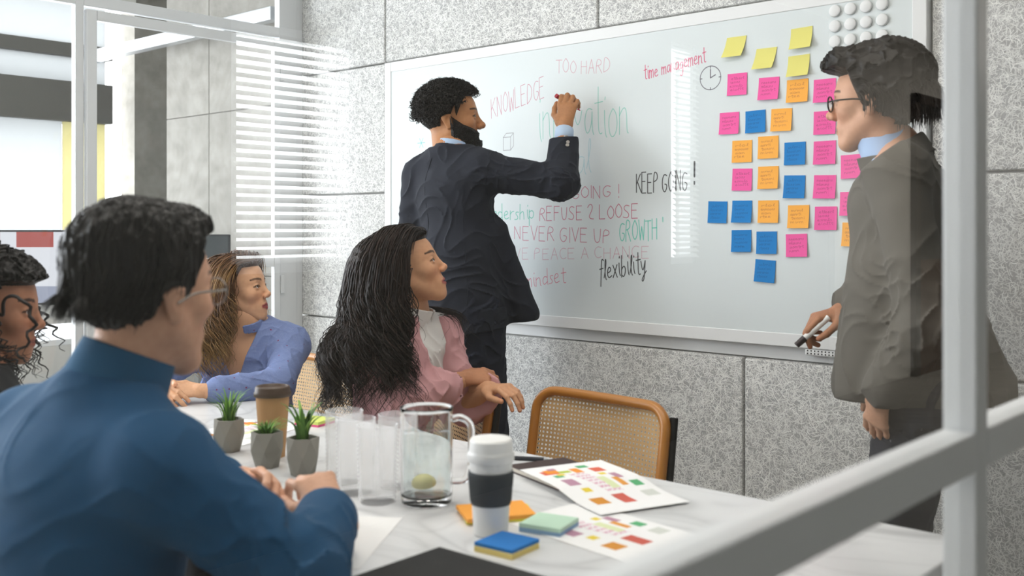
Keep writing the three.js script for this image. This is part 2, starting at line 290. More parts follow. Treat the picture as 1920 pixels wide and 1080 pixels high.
const MARKS = [
  ['KNOWLEDGE', -2.979, 1.741, -2.677, 1.814, 0.081, '#b5435f', 1.5],
  ['TOO HARD', -2.626, 1.9, -2.35, 1.877, 0.054, '#c0566f', 1.7],
  ['time management', -2.197, 1.833, -1.929, 1.872, 0.054, '#d0335a', 2.4],
  ['innovation', -2.717, 1.635, -2.258, 1.635, 0.192, '#39ad92', 2.4],
  ['goal', -2.632, 1.493, -2.438, 1.49, 0.141, '#7fbccb', 2.2],
  ['KEEP GOING', -2.233, 1.411, -2.004, 1.415, 0.074, '#2a2a2c', 2.6],
  ['!', -1.986, 1.442, -1.968, 1.441, 0.08, '#2a2a2c', 5],
  ['GOING !', -2.544, 1.394, -2.305, 1.398, 0.047, '#b8405f', 2],
  ['leadership', -3.033, 1.312, -2.731, 1.315, 0.064, '#39ad92', 2.6],
  ['REFUSE 2 LOOSE', -2.711, 1.308, -2.216, 1.316, 0.055, '#b23a58', 2.2],
  ['NEVER GIVE UP', -2.848, 1.231, -2.345, 1.219, 0.056, '#b23a58', 2],
  ["GROWTH '", -2.31, 1.227, -2.107, 1.239, 0.077, '#39b59c', 2.6],
  ['GIVE PEACE A CHANCE', -2.909, 1.145, -2.164, 1.167, 0.045, '#c0607a', 1.7],
  ['mindset', -2.789, 1.035, -2.571, 1.059, 0.067, '#cf4560', 2],
  ['flexibility', -2.404, 1.079, -2.185, 1.111, 0.083, '#1e1e20', 2.8],
];
const NOTES = [['y', -1.807, 1.908], ['y', -1.692, 1.855], ['y', -1.563, 1.908], ['y', -1.573, 1.817], ['p', -1.805, 1.78], ['p', -1.684, 1.754], ['o', -1.579, 1.737], ['p', -1.483, 1.729], ['p', -1.483, 1.624], ['p', -1.836, 1.646], ['b', -1.734, 1.645], ['o', -1.637, 1.644], ['o', -1.786, 1.545], ['o', -1.686, 1.554], ['b', -1.588, 1.528], ['p', -1.483, 1.526], ['p', -1.786, 1.447], ['o', -1.686, 1.451], ['b', -1.59, 1.417], ['p', -1.483, 1.414], ['b', -1.883, 1.335], ['b', -1.786, 1.336], ['o', -1.686, 1.335], ['o', -1.575, 1.317], ['p', -1.479, 1.311], ['p', -1.389, 1.477], ['p', -1.392, 1.357], ['b', -1.788, 1.234], ['b', -1.692, 1.229], ['p', -1.582, 1.221], ['b', -1.698, 1.132], ['o', -1.385, 1.258]];
// ---------- the whiteboard ----------
const STROKES = {
  K: '0,0 0,9|5,9 0,4|1.5,5 6,0', N: '0,0 0,9 5,0 5,9', O: '3,9 .6,7 0,4.5 .6,2 3,0 5.4,2 6,4.5 5.4,7 3,9', W: '0,9 1.5,0 3.2,6 5,0 6.5,9', L: '0,9 0,0 5,0', E: '5,9 0,9 0,0 5,0|0,5 4,5', D: '0,0 0,9 3,8.6 5.5,6.5 5.8,4 4,1 0,0', G: '5.6,8 3,9 .6,7 0,4 1,1 3.4,0 5.6,2 5.6,4 3.2,4',
  T: '0,9 6,9|3,9 3,0', H: '0,0 0,9|5,0 5,9|0,5 5,5', A: '0,0 2.8,9 5.6,0|1,3.5 4.6,3.5', R: '0,0 0,9 4,8.6 5,6.8 4,5 0,4.6|2,4.6 5.4,0', P: '0,0 0,9 4,8.6 5,6.8 4,5 0,4.6', F: '0,0 0,9 5,9|0,5 4,5', U: '0,9 .2,2 2.6,0 5,2 5.2,9', S: '5.2,8 3,9 .6,7.6 1,5.6 4.6,3.6 5,1.4 2.8,0 0,1', 2: '0,7 1.5,9 4,8.6 4.6,6 0,0 5.4,0', C: '5.4,7.8 3,9 .6,7 0,4.5 .8,1.6 3.2,0 5.4,1.4', V: '0,9 2.8,0 5.6,9', I: '1,9 1,0', '!': '1,9 1,3|1,.8 1,0', "'": '1,10 1,8',
  i: '.6,5 .6,.6 1.6,0|.8,7 .9,7.5', n: '0,5 0,0|0,3.4 1.6,5 3.2,4.4 3.3,0 4,.2', o: '2,5 .4,4 0,2.4 .6,.6 2,0 3.6,1 4,2.6 3.4,4.4 2,5', v: '0,5 1.8,0 3.8,5', a: '3.6,4.4 1.8,5 .2,3.4 .2,1.2 1.6,0 3.4,1.8 3.6,5 3.6,.6 4.4,0', t: '1.6,9 1.5,1.2 2.6,0 3.4,.4|0,6 3.6,6.2', l: '0,1 1.8,6 1.8,9 .9,8.4 .8,1 2,0', e: '.2,2.4 3.4,3 2.8,4.8 1.2,5 .1,3 .5,.8 2,0 4,1', m: '0,5 0,0|0,3.4 1.4,5 2.4,4.2 2.4,0|2.4,3.4 3.8,5 4.8,4.2 4.9,0', g: '3.6,4.4 1.8,5 .2,3.4 .4,1.2 1.8,.6 3.4,2 3.6,5 3.5,-2.6 2,-4 .4,-3', f: '3.4,8 2.4,9 1.5,7.4 .8,-3|0,4.4 3,4.7', x: '0,5 3.6,0|3.6,5 0,0', b: '.4,9 .2,0|.2,3 2,5 3.8,3.4 3,.6 1.4,0 .2,1', y: '0,5 .8,1.6 2.2,1 3.6,5|3.6,5 3,-1 1.6,-4 .2,-2.6 4.4,.6', s: '3,4.6 1.4,5 .6,3.8 2.8,1.8 2,.2 0,.4', h: '.2,9 0,0|0,3 1.8,5 3.2,4 3.2,0', p: '0,5 0,-4|0,3.6 1.8,5 3.6,3.4 3,.6 1.4,0 0,1.2', d: '3.6,9 3.6,.4 4.2,0|3.6,4 1.8,5 .2,3.2 .4,.8 1.8,0 3.6,1.6', r: '0,5 0,0|0,3 1.4,4.8 2.8,4.6',
};
const WIDE = { i: 2.4, l: 2.8, I: 2.4, '!': 2.6, "'": 2.4, m: 6.2, W: 7.6, t: 4, f: 4, r: 3.8, s: 4.2, ' ': 3.6 };
const wideOf = (ch) => WIDE[ch] ?? (ch === ch.toLowerCase() && ch !== '2' ? 5 : 7.2);
function scrawl(g, text, x0, y0, x1, y1, cap, color, lw, wob = 0.25) {   // a hand-drawn line of text between two baseline points, pixels
  let total = 0; for (const ch of text) total += wideOf(ch);
  const dx = x1 - x0, dy = y1 - y0, len = Math.hypot(dx, dy), ux = dx / len, uy = dy / len, sx = len / total, sy = cap / 9;
  g.strokeStyle = color; g.lineWidth = lw; g.lineCap = g.lineJoin = 'round'; let at = 0;
  for (const ch of text) {
    const jx = rr(-wob, wob), jy = rr(-wob, wob) * 2, js = rr(0.92, 1.08);
    for (const st of (STROKES[ch] ?? '').split('|')) {
      if (!st) continue;
      const p = st.split(' ').map((q) => { const [a, b] = q.split(',').map(Number), l = (at + a + jx) * sx, u = (b * js + jy) * sy; return [x0 + ux * l + uy * u * 0.15, y0 + uy * l - u]; });
      g.beginPath(); g.moveTo(...p[0]);
      if (p.length < 3) g.lineTo(p[1][0] + 0.1, p[1][1]); else { for (let i = 1; i < p.length - 1; i++) { const sharp = /[KNWLETHAFIV]/.test(ch); sharp ? g.lineTo(...p[i]) : g.quadraticCurveTo(p[i][0], p[i][1], i === p.length - 2 ? p[i + 1][0] : (p[i][0] + p[i + 1][0]) / 2, i === p.length - 2 ? p[i + 1][1] : (p[i][1] + p[i + 1][1]) / 2); } g.lineTo(...p.at(-1)); }
      g.stroke();
    }
    at += wideOf(ch);
  }
}
const BX = [-3.622, -1.198], BY = [0.925, 2.008], PPM = 2048 / (BX[1] - BX[0]);
const boardMap = canvas(2048, Math.round((BY[1] - BY[0]) * PPM), (g, w, h) => {
  g.fillStyle = '#d8dfe0'; g.fillRect(0, 0, w, h);
  const X = (x) => (x - BX[0]) * PPM, Y = (y) => (BY[1] - y) * PPM;
  for (const [t, ax, ay, bx, by, cap, c, lw] of MARKS) { g.globalAlpha = /#2a|#1e/.test(c) ? 0.9 : /HARD|PEACE|goal|inno/.test(t) ? 0.5 : 0.72; scrawl(g, t, X(ax), Y(ay), X(bx), Y(by), cap * PPM, c, lw * 1.15); }
  g.globalAlpha = 0.8; g.strokeStyle = '#4a4550'; g.lineWidth = 2.4; g.beginPath(); g.arc(X(-1.913), Y(1.813), 0.042 * PPM, 0, 6.3); g.stroke();
  for (let i = 0; i < 4; i++) { const a = i * 1.571, r = 0.042 * PPM; g.beginPath(); g.moveTo(X(-1.913) + Math.cos(a) * r * 0.82, Y(1.813) + Math.sin(a) * r * 0.82); g.lineTo(X(-1.913) + Math.cos(a) * r, Y(1.813) + Math.sin(a) * r); g.stroke(); }
  g.lineWidth = 3.2; g.beginPath(); g.moveTo(X(-1.913), Y(1.843)); g.lineTo(X(-1.913), Y(1.813)); g.lineTo(X(-1.893), Y(1.822)); g.stroke();
  g.globalAlpha = 0.4; g.lineWidth = 2.4; const cx = X(-2.912), cy = Y(1.605), a = 0.055 * PPM, b = 0.016 * PPM;
  g.strokeRect(cx, cy - a, a * 0.75, a); g.beginPath(); g.moveTo(cx, cy - a); g.lineTo(cx + b, cy - a - b); g.lineTo(cx + b + a * 0.75, cy - a - b); g.lineTo(cx + b + a * 0.75, cy - b); g.lineTo(cx + a * 0.75, cy); g.moveTo(cx + a * 0.75, cy - a); g.lineTo(cx + b + a * 0.75, cy - a - b); g.stroke();
  g.globalAlpha = 0.6; g.strokeStyle = '#4fb7b4'; for (let i = 0; i < 3; i++) { const t = i * 1.047, r = 0.024 * PPM; g.beginPath(); g.moveTo(X(-3.417) + Math.cos(t) * r, Y(1.665) + Math.sin(t) * r); g.lineTo(X(-3.417) - Math.cos(t) * r, Y(1.665) - Math.sin(t) * r); g.stroke(); }
  for (let i = 0; i < 2; i++) { const t = i * 1.2, r = 0.015 * PPM; g.beginPath(); g.moveTo(X(-3.41) + Math.cos(t) * r, Y(1.585) + Math.sin(t) * r); g.lineTo(X(-3.41) - Math.cos(t) * r, Y(1.585) - Math.sin(t) * r); g.stroke(); }
  g.globalAlpha = 1;
});
{
  const b = thing('whiteboard', 'large white framed whiteboard covered in handwriting on the panelled wall', 'whiteboard', [0, 0, 0]);
  const surf = new THREE.PlaneGeometry(BX[1] - BX[0], BY[1] - BY[0]).translate((BX[0] + BX[1]) / 2, (BY[0] + BY[1]) / 2, 0.0205);
  mesh('writing_surface', surf, new THREE.MeshPhysicalMaterial({ map: texture(boardMap), roughness: 0.5, specularIntensity: 0.6 }), b);
  mesh('core', span(-3.64, -1.18, 0.9, 2.03, -0.012, 0.0195), M.white, b);
  for (const [x0, x1, y0, y1] of [[-3.667, -3.622, 0.88, 2.053], [-1.198, -1.153, 0.88, 2.053], [-3.622, -1.198, 0.88, 0.925], [-3.622, -1.198, 2.008, 2.053]]) mesh('frame_bar', span(x0, x1, y0, y1, -0.012, 0.024, 0.003), M.white, b);
}
const INK = { y: '#e3dc7d', p: '#f25fa6', o: '#f9b04a', b: '#0c7cc4' }, NOTE_NAME = { y: 'pale yellow', p: 'pink', o: 'orange', b: 'blue' };
const noteMats = Object.fromEntries(Object.entries(INK).map(([k, c]) => [k, [0, 1].map(() => new THREE.MeshPhysicalMaterial({ roughness: 0.8, map: texture(canvas(128, 128, (g) => {
  g.fillStyle = c; g.fillRect(0, 0, 128, 128); if (k === 'y') return; g.globalAlpha = 0.42;
  for (let l = 0; l < 4; l++) { const w = 4 + (rnd() * 4 | 0); let t = ''; for (let i = 0; i < w; i++) t += 'aeimnorstl'[rnd() * 10 | 0]; scrawl(g, t, rr(14, 26), 36 + l * 22, rr(80, 112), 34 + l * 22 + rr(-2, 2), 16, k === 'b' ? '#123a66' : '#6b3040', 2); }
})) }))]));
const WHERE = ['sheet with a slanted curl, beside the drawn clock', 'sheet with a slanted curl, above the deep pink note', 'sheet alone at the very top of the notes', 'sheet directly above an orange note', 'note just under the slanted yellow sheet by the clock', 'note under the second slanted yellow sheet', 'note touching the yellow sheet above it', 'note level with the glasses of the man in grey', 'note below the glasses of the man in grey', 'note left of a blue note in the third row', 'note between a pink and an orange note', 'note ending the row that starts pink and blue', 'note above a pink note, beside another orange one', 'note above another orange note, next to a blue one', 'note, upper of two in a column', 'note beside the chin of the man in grey', 'note below an orange note at the edge of the cluster', 'note in the middle of three stacked orange ones', 'note, lower of two in a column', 'note with a folded corner in the middle of its column', 'note farthest out towards the writing', 'note between another blue note and an orange one', 'note at the foot of the stacked orange column', 'note directly above a lone pink note', 'note at the foot of the long pink column', 'note beside the blue shirt collar, upper one', 'note beside the blue shirt collar, lower one', 'note diagonally under the blue pair', 'note just above the lowest note', 'note alone at the foot beside two blue ones', 'note curling at its corners, lowest of all', 'note half hidden by the grey blazer'];
NOTES.forEach(([c, x, y], i) => {
  const s = 0.0765, curl = c === 'y' ? rr(0.014, 0.02) : rr(0.003, 0.009), g = new THREE.BoxGeometry(s, s, 0.0007, 4, 8, 1), p = g.attributes.position, lean = i < 2 ? -0.28 : c === 'y' ? -0.05 : 0;
  for (let v = 0; v < p.count; v++) { const t = 0.5 - p.getY(v) / s, side = p.getX(v) / s; p.setZ(v, p.getZ(v) + curl * t * t + 0.003 * Math.max(0, side * (i % 3 - 1)) * t + 0.0006); p.setX(v, p.getX(v) + lean * s * t * 0.6); if (c === 'y') p.setY(v, p.getY(v) + 0.006 * t * t); }
  g.computeVertexNormals();
  const o = mesh('sticky_note', g, noteMats[c][i % 2]); o.position.set(x, y, 0.0215); o.rotation.z = i === 30 ? -0.05 : rr(-0.035, 0.035);
  tag(o, NOTE_NAME[c] + ' sticky ' + WHERE[i], 'sticky note', 'sticky notes on the whiteboard');
});
{ // round white magnets
  const g = lathe([[0, 0], [0.0195, 0], [0.0195, 0.006], [0.017, 0.0095], [0.006, 0.011], [0, 0.011]], 28).rotateX(Math.PI / 2);
  for (let r = 0; r < 4; r++) for (let k = 0; k < 4; k++) tag(Object.assign(mesh('magnet', g, M.white), {}), 'round white magnet in the block at the corner of the board', 'magnet', 'white magnets').position.set(-1.447 + k * 0.052, 1.984 - r * 0.0495, 0.0215);
  const e = thing('marker_rest', 'small white perforated marker rest under the board', 'marker rest', [-1.5, 0.868, 0]);
  mesh('bar', span(-0.055, 0.055, -0.012, 0.012, -0.012, 0.02, 0.006), M.white, e);
  const hole = mat(0x2b2b2d, 0.9); for (let i = 0; i < 16; i++) mesh('hole', T(new THREE.CylinderGeometry(0.0026, 0.0026, 0.002, 10), -0.044 + (i % 8) * 0.0125, i < 8 ? 0.0045 : -0.0045, 0.0197, 0, Math.PI / 2), hole, e);
}
// ---------- table and what stands on it ----------
const TY = 0.74;
const marble = canvas(1024, 512, (g, w, h) => {
  const im = g.createImageData(w, h);
  for (let y = 0; y < h; y++) for (let x = 0; x < w; x++) {
    const u = x / w * 5.2, v = y / h * 2.2, q = noise(u * 0.9, v * 1.6, 3) * 1.3, vein = 1 - Math.abs(noise(u * 0.7 + q * 0.55, v * 1.9 + q * 0.8, 0)), fine = 1 - Math.abs(noise(u * 2 + q, v * 5 + q, 7));
    const val = 224 - 26 * vein ** 9 - 14 * fine ** 8 + noise(u * 1.2, v * 1.4, 11) * 7, i = (y * w + x) * 4; im.data[i] = val; im.data[i + 1] = val + 1; im.data[i + 2] = val + 2; im.data[i + 3] = 255;
  }
  g.putImageData(im, 0, 0);
});
M.marble = new THREE.MeshPhysicalMaterial({ map: texture(marble, true, 1 / 2.65, 1 / 1.325), roughness: 0.32 });
M.black = mat(0x161617, 0.45);
{
  const t = thing('meeting_table', 'long white marble meeting table with dark steel legs', 'table', [-1.92, 0, 1.8]);
  mesh('table_top', box(2.66, 0.03, 0.9, 0, TY - 0.015, 0, 0.006), M.marble, t);
  mesh('apron', [span(-1.2, 1.2, 0.66, 0.71, -0.36, -0.32), span(-1.2, 1.2, 0.66, 0.71, 0.32, 0.36)], M.black, t);
  for (const x of [-1.2, 1.2]) for (const z of [-0.34, 0.34]) mesh('leg', span(x - 0.03, x + 0.03, 0, 0.71, z - 0.03, z + 0.03, 0.004), M.black, t);
}
// cane chairs
const caneAlpha = canvas(64, 64, (g) => { g.fillStyle = '#fff'; g.fillRect(0, 0, 64, 64); g.fillStyle = '#000'; g.beginPath(); for (let i = 0; i < 8; i++) { const a = i * 0.785 + 0.39; g.lineTo(32 + Math.cos(a) * 17, 32 + Math.sin(a) * 17); } g.fill(); });
const caneColor = canvas(64, 64, (g) => { g.fillStyle = '#c9a676'; g.fillRect(0, 0, 64, 64); g.strokeStyle = '#a98450'; g.lineWidth = 2; for (const o of [-3, 4, 60, 67]) { g.beginPath(); g.moveTo(o, 0); g.lineTo(o, 64); g.moveTo(0, o); g.lineTo(64, o); g.stroke(); } g.strokeStyle = '#dcc096'; for (const o of [-64, 0, 64]) { g.beginPath(); g.moveTo(o, 0); g.lineTo(o + 64, 64); g.moveTo(o + 64, 0); g.lineTo(o, 64); g.stroke(); } });
const CANE = 1 / 0.0125;
M.cane = new THREE.MeshPhysicalMaterial({ map: texture(caneColor, true, CANE, CANE), alphaMap: texture(caneAlpha, false, CANE, CANE), alphaTest: 0.5, roughness: 0.65, side: THREE.DoubleSide });
M.wood = mat(0xc48a3c, 0.38, { map: texture(canvas(256, 256, (g) => { g.fillStyle = '#f2e6d4'; g.fillRect(0, 0, 256, 256); for (let i = 0; i < 90; i++) { g.strokeStyle = `rgba(150,100,50,${rr(0.05, 0.22)})`; g.lineWidth = rr(0.6, 2.4); const y = rnd() * 256; g.beginPath(); g.moveTo(0, y); g.bezierCurveTo(80, y + rr(-8, 8), 170, y + rr(-8, 8), 256, y); g.stroke(); } }), true, 6, 2), clearcoat: 0.35, clearcoatRoughness: 0.3 });
const roundRect = (w, h, r, n = 8) => { const p = []; for (const [cx, cy, a0] of [[w - r, h - r, 0], [r - w, h - r, 1], [r - w, r - h, 2], [w - r, r - h, 3]]) for (let i = 0; i <= n; i++) { const a = (a0 + i / n) * Math.PI / 2; p.push([cx + Math.cos(a) * r, cy + Math.sin(a) * r]); } return p; };
function cane(w, h, place) { const g = new THREE.PlaneGeometry(w, h, 16, 4), p = g.attributes.position, uv = g.attributes.uv; for (let i = 0; i < p.count; i++) { const x = p.getX(i), y = p.getY(i); uv.setXY(i, x, y); p.setXYZ(i, ...place(x, y)); } g.computeVertexNormals(); return g; }
function makeChair(label) {
  const c = thing('cane_chair', label, 'chair', [0, 0, 0], 0, 'cane chairs round the table');
  const back = (x, y) => [x, 0.655 + y * 0.985, -0.235 + 1.0 * (0.23 ** 2 - x * x) * -0.45 - y * 0.16], seat = (x, y) => [x, 0.455, 0.02 - y];
  mesh('backrest_frame', tube(roundRect(0.226, 0.132, 0.06).map(([x, y]) => back(x, y)), 0.0145, 90, 10, true), M.wood, c);
  mesh('backrest_cane', cane(0.43, 0.242, back), M.cane, c);
  mesh('seat_frame', tube(roundRect(0.226, 0.215, 0.06).map(([x, y]) => seat(x, y)), 0.0145, 90, 10, true), M.wood, c);
  mesh('seat_cane', cane(0.43, 0.41, seat), M.cane, c);
  for (const s of [-1, 1]) mesh('leg', tube([[s * 0.237, 0.76, -0.272], [s * 0.237, 0.6, -0.25], [s * 0.237, 0.48, -0.23], [s * 0.237, 0.438, -0.17], [s * 0.237, 0.435, 0.1], [s * 0.237, 0.43, 0.2], [s * 0.237, 0.38, 0.245], [s * 0.237, 0.2, 0.25], [s * 0.237, 0.06, 0.25], [s * 0.237, 0.012, 0.2], [s * 0.237, 0.012, -0.2]], 0.0115, 70, 8), M.black, c);
  mesh('floor_bar', tube([[-0.237, 0.012, -0.2], [0, 0.012, -0.215], [0.237, 0.012, -0.2]], 0.0115, 16, 8), M.black, c);
  return c;
}
{
  const a = makeChair('empty cane chair with honey wooden frame against the table'); a.position.set(-1.815, 0, 1.08); a.rotation.y = -0.06; a.scale.x = 1.08;
  const copy = (label, x, z, r) => { const o = a.clone(); o.name = numbered('cane_chair'); o.position.set(x, 0, z); o.rotation.y = r; o.userData = { ...a.userData, label }; scene.add(o); };
  copy('cane chair with a hand resting on its back, under the woman in pink', -2.45, 1.07, -0.4);
  copy('cane chair behind the woman in the blue shirt', -3.1, 1.08, -0.1);
  copy('cane chair under the man in the blue sweater', -1.62, 2.62, Math.PI);
  copy('cane chair under the curly haired person', -2.48, 2.5, Math.PI);
}
// cups, jug, glasses
{
  const c = thing('travel_cup', 'white reusable cup with dark ribbed grey sleeve', 'cup', [-1.237, TY, 1.882]);
  mesh('body', lathe([[0, 0], [0.029, 0], [0.0305, 0.003], [0.0385, 0.135], [0.0385, 0.137]], 48), mat(0xeeeeec, 0.45), c);
  const sl = []; for (let i = 0; i <= 96; i++) { const a = i / 96 * 6.283; sl.push(a); }
  mesh('sleeve', lathe([[0.0335, 0.055], [0.0352, 0.0545], [0.0358, 0.058], [0.0398, 0.108], [0.0395, 0.112], [0.037, 0.112]], 64), mat(0x45494c, 0.85), c);
  for (let i = 0; i < 44; i++) { const a = i / 44 * 6.283; mesh('rib', T(box(0.0016, 0.047, 0.0016), Math.cos(a) * 0.0378, 0.083, Math.sin(a) * 0.0378, -a, 0, -0.08), mat(0x45494c, 0.85), c); }
  mesh('lid', lathe([[0.036, 0.13], [0.0415, 0.13], [0.0418, 0.142], [0.0395, 0.1445], [0.0385, 0.15], [0.0375, 0.164], [0.035, 0.169], [0.012, 0.1675], [0, 0.167]], 48), mat(0xf2f2f0, 0.4), c);
  const k = thing('paper_cup', 'kraft paper coffee cup with a brown plastic lid', 'cup', [-2.04, TY, 1.78]);
  mesh('body', lathe([[0, 0.004], [0.027, 0.004], [0.0275, 0], [0.029, 0], [0.0395, 0.148]], 40), mat(0xb98e60, 0.8), k);
  mesh('lid', lathe([[0.0385, 0.143], [0.0435, 0.143], [0.0435, 0.152], [0.041, 0.154], [0.0405, 0.163], [0.038, 0.1665], [0.034, 0.1665], [0.033, 0.161], [0, 0.16]], 40), mat(0x4c3a2c, 0.45), k);
}
M.jugGlass = new THREE.MeshPhysicalMaterial({ color: 0xffffff, roughness: 0.01, transmission: 1, thickness: 0.004, ior: 1.47 });
M.water = new THREE.MeshPhysicalMaterial({ color: 0xf3f8f7, roughness: 0, transmission: 1, thickness: 0, ior: 1.33 });
{
  const j = thing('water_jug', 'clear glass jug half filled with water and a lemon wedge', 'jug', [-1.47, TY, 1.818], 0);
  mesh('glass_body', lathe([[0, 0], [0.046, 0], [0.049, 0.004], [0.051, 0.02], [0.0515, 0.18], [0.053, 0.188], [0.0505, 0.189], [0.0482, 0.18], [0.0475, 0.022], [0.044, 0.016], [0, 0.015]], 56), M.jugGlass, j);
  mesh('water', lathe([[0, 0.0165], [0.043, 0.0175], [0.0468, 0.024], [0.0474, 0.14], [0, 0.14]], 48), M.water, j);
  mesh('handle', tube([[0.05, 0.165, 0], [0.066, 0.168, 0], [0.085, 0.155, 0], [0.088, 0.12, 0], [0.086, 0.07, 0], [0.074, 0.045, 0], [0.05, 0.042, 0]].map(([x, y]) => [x * 0.743, y, -x * 0.669]), 0.007, 40, 10), M.jugGlass, j);
  mesh('lemon_wedge', T(new THREE.SphereGeometry(0.024, 20, 12, 0, Math.PI), 0.005, 0.055, 0.012, 0.6, -1.2).applyMatrix4(new THREE.Matrix4().makeScale(1, 0.75, 1)), mat(0xf4e9a6, 0.5), j);
  const prof = [[0, 0], [0.034, 0], [0.0365, 0.004]]; for (let i = 0; i < 16; i++) prof.push([0.0385 + i * 0.00015, 0.012 + i * 0.0085], [0.0372 + i * 0.00015, 0.0162 + i * 0.0085]); prof.push([0.0405, 0.152], [0.0385, 0.153], [0.0365, 0.14], [0.035, 0.014], [0, 0.012]);
  const tg = lathe(prof, 48); M.tumbler = new THREE.MeshPhysicalMaterial({ color: 0xffffff, roughness: 0.38, transmission: 1, thickness: 0, ior: 1.5 });
  [[-1.546, 1.878, 'ribbed glass tumbler beside the water jug'], [-1.632, 1.862, 'ribbed glass tumbler in the middle of the cluster by the jug'], [-1.72, 1.822, 'ribbed glass tumbler beside the tall grassy planter'], [-1.604, 1.775, 'ribbed glass tumbler behind the other tumblers']].forEach(([x, z, l]) => { const o = tag(mesh('glass_tumbler', tg, M.tumbler), l, 'tumbler', 'ribbed tumblers by the jug'); o.position.set(x, TY, z); });
}
// little planters
M.pot = mat(0x8f8c84, 0.9); M.soil = mat(0x2d241c, 1);
const leafMats = [0x5d8c33, 0x7aa744, 0x44702a].map((c) => mat(c, 0.55, { side: THREE.DoubleSide }));
function blade(len, wid, bend, turn) { const g = new THREE.PlaneGeometry(wid, len, 2, 7), p = g.attributes.position; for (let i = 0; i < p.count; i++) { const t = p.getY(i) / len + 0.5, k = Math.max(0, 1 - t) ** 0.7; p.setXYZ(i, p.getX(i) * (0.25 + k), Math.sin(t * 1.5 * (1 - bend * 0.3)) * len * 0.75, bend * t * t * len + Math.abs(p.getX(i)) * 0.5); } g.computeVertexNormals(); return T(g, 0, 0, 0, turn); }
function planter(x, z, h, n, len, wid, spread, label) {
  const o = thing('planter', label, 'potted plant', [x, TY, z], rr(0, 1), 'small concrete planters on the table');
  const p = [], N = 6, ring = (r, y, a0) => Array.from({ length: N }, (_, i) => [Math.cos((i + a0) / N * 6.283) * r, y, Math.sin((i + a0) / N * 6.283) * r]);
  const A = ring(0.026, 0, 0), B = ring(0.038, h * 0.5, 0.5), C = ring(0.036, h, 0), D = ring(0.031, h, 0), Eb = ring(0.03, h - 0.012, 0), tri = (a, b, c) => p.push(...a, ...b, ...c);
  for (let i = 0; i < N; i++) { const k = (i + 1) % N; tri(A[i], B[i], A[k]); tri(A[k], B[i], B[k]); tri(B[i], C[k], B[k]); tri(B[i], C[i], C[k]); tri(C[i], D[i], C[k]); tri(C[k], D[i], D[k]); tri(D[i], Eb[i], D[k]); tri(D[k], Eb[i], Eb[k]); tri([0, 0, 0], A[i], A[k]); }
  const g = new THREE.BufferGeometry(); g.setAttribute('position', new THREE.BufferAttribute(new Float32Array(p), 3)); g.computeVertexNormals();
  mesh('pot', g, M.pot, o);
  mesh('soil', T(new THREE.CylinderGeometry(0.03, 0.03, 0.004, 6), 0, h - 0.012, 0, Math.PI / 6), M.soil, o);
  for (let i = 0; i < n; i++) { const l = mesh('leaf', blade(len * rr(0.6, 1.1), wid, spread * rr(0.2, 1.2), 0), leafMats[i % 3], o), a = i * 2.4, r = rr(0.002, 0.014); l.position.set(Math.sin(a) * r, h - 0.012, Math.cos(a) * r); l.rotation.y = a; }
}
planter(-1.958, 1.852, 0.08, 90, 0.05, 0.003, 0.95, 'concrete planter with a low spiky tuft, beside the kraft cup');
planter(-1.838, 1.842, 0.082, 20, 0.11, 0.011, 0.45, 'concrete planter with broad upright blades, beside the tumblers');
planter(-2.165, 1.818, 0.078, 34, 0.105, 0.0055, 0.55, 'concrete planter with tall thin grass, beside the man in blue');
// paper goods
const pad = (name, label, x, z, w, d, turn, layers) => { const o = thing(name, label, 'sticky pad', [x, TY, z], turn, 'sticky pads on the table'); let y = 0; layers.forEach(([c, h, dx, dz, r]) => { const m = mesh('pad_block', box(w, h, d, 0, y + h / 2, 0), mat(c, 0.8), o); m.position.set(dx ?? 0, 0, dz ?? 0); m.rotation.y = r ?? 0; y += h; }); return o; };
pad('sticky_pad', 'blue sticky pad lying on a yellow one', -1.155, 1.93, 0.078, 0.078, 0.1, [[0xe6cf7d, 0.009], [0x0d74c2, 0.006, -0.002, -0.003]]);
pad('sticky_pad', 'mint green sticky pad lying on a light blue one', -1.18, 1.79, 0.08, 0.08, 0.25, [[0x8fb3d4, 0.008], [0xc6e6cf, 0.007]]);
pad('sticky_pad', 'wide orange sticky pad on a bright yellow one, behind the white cup', -1.305, 1.79, 0.13, 0.1, 0.9, [[0xe9e04c, 0.006], [0xf9a942, 0.007, -0.005, 0.004, 0.1]]);
pad('sticky_pad', 'lime green sticky pad on a pink one, near the woman in pink', -2.29, 1.468, 0.078, 0.078, 0.3, [[0xe65c90, 0.006], [0xd8e377, 0.008]]);
const PRINT = ['#e0674b', '#f0952f', '#bccb35', '#55ae74', '#b98aa0', '#e9cf3a', '#d5d9d2', '#d9902a', '#cf5c4c', '#e39a3c'];
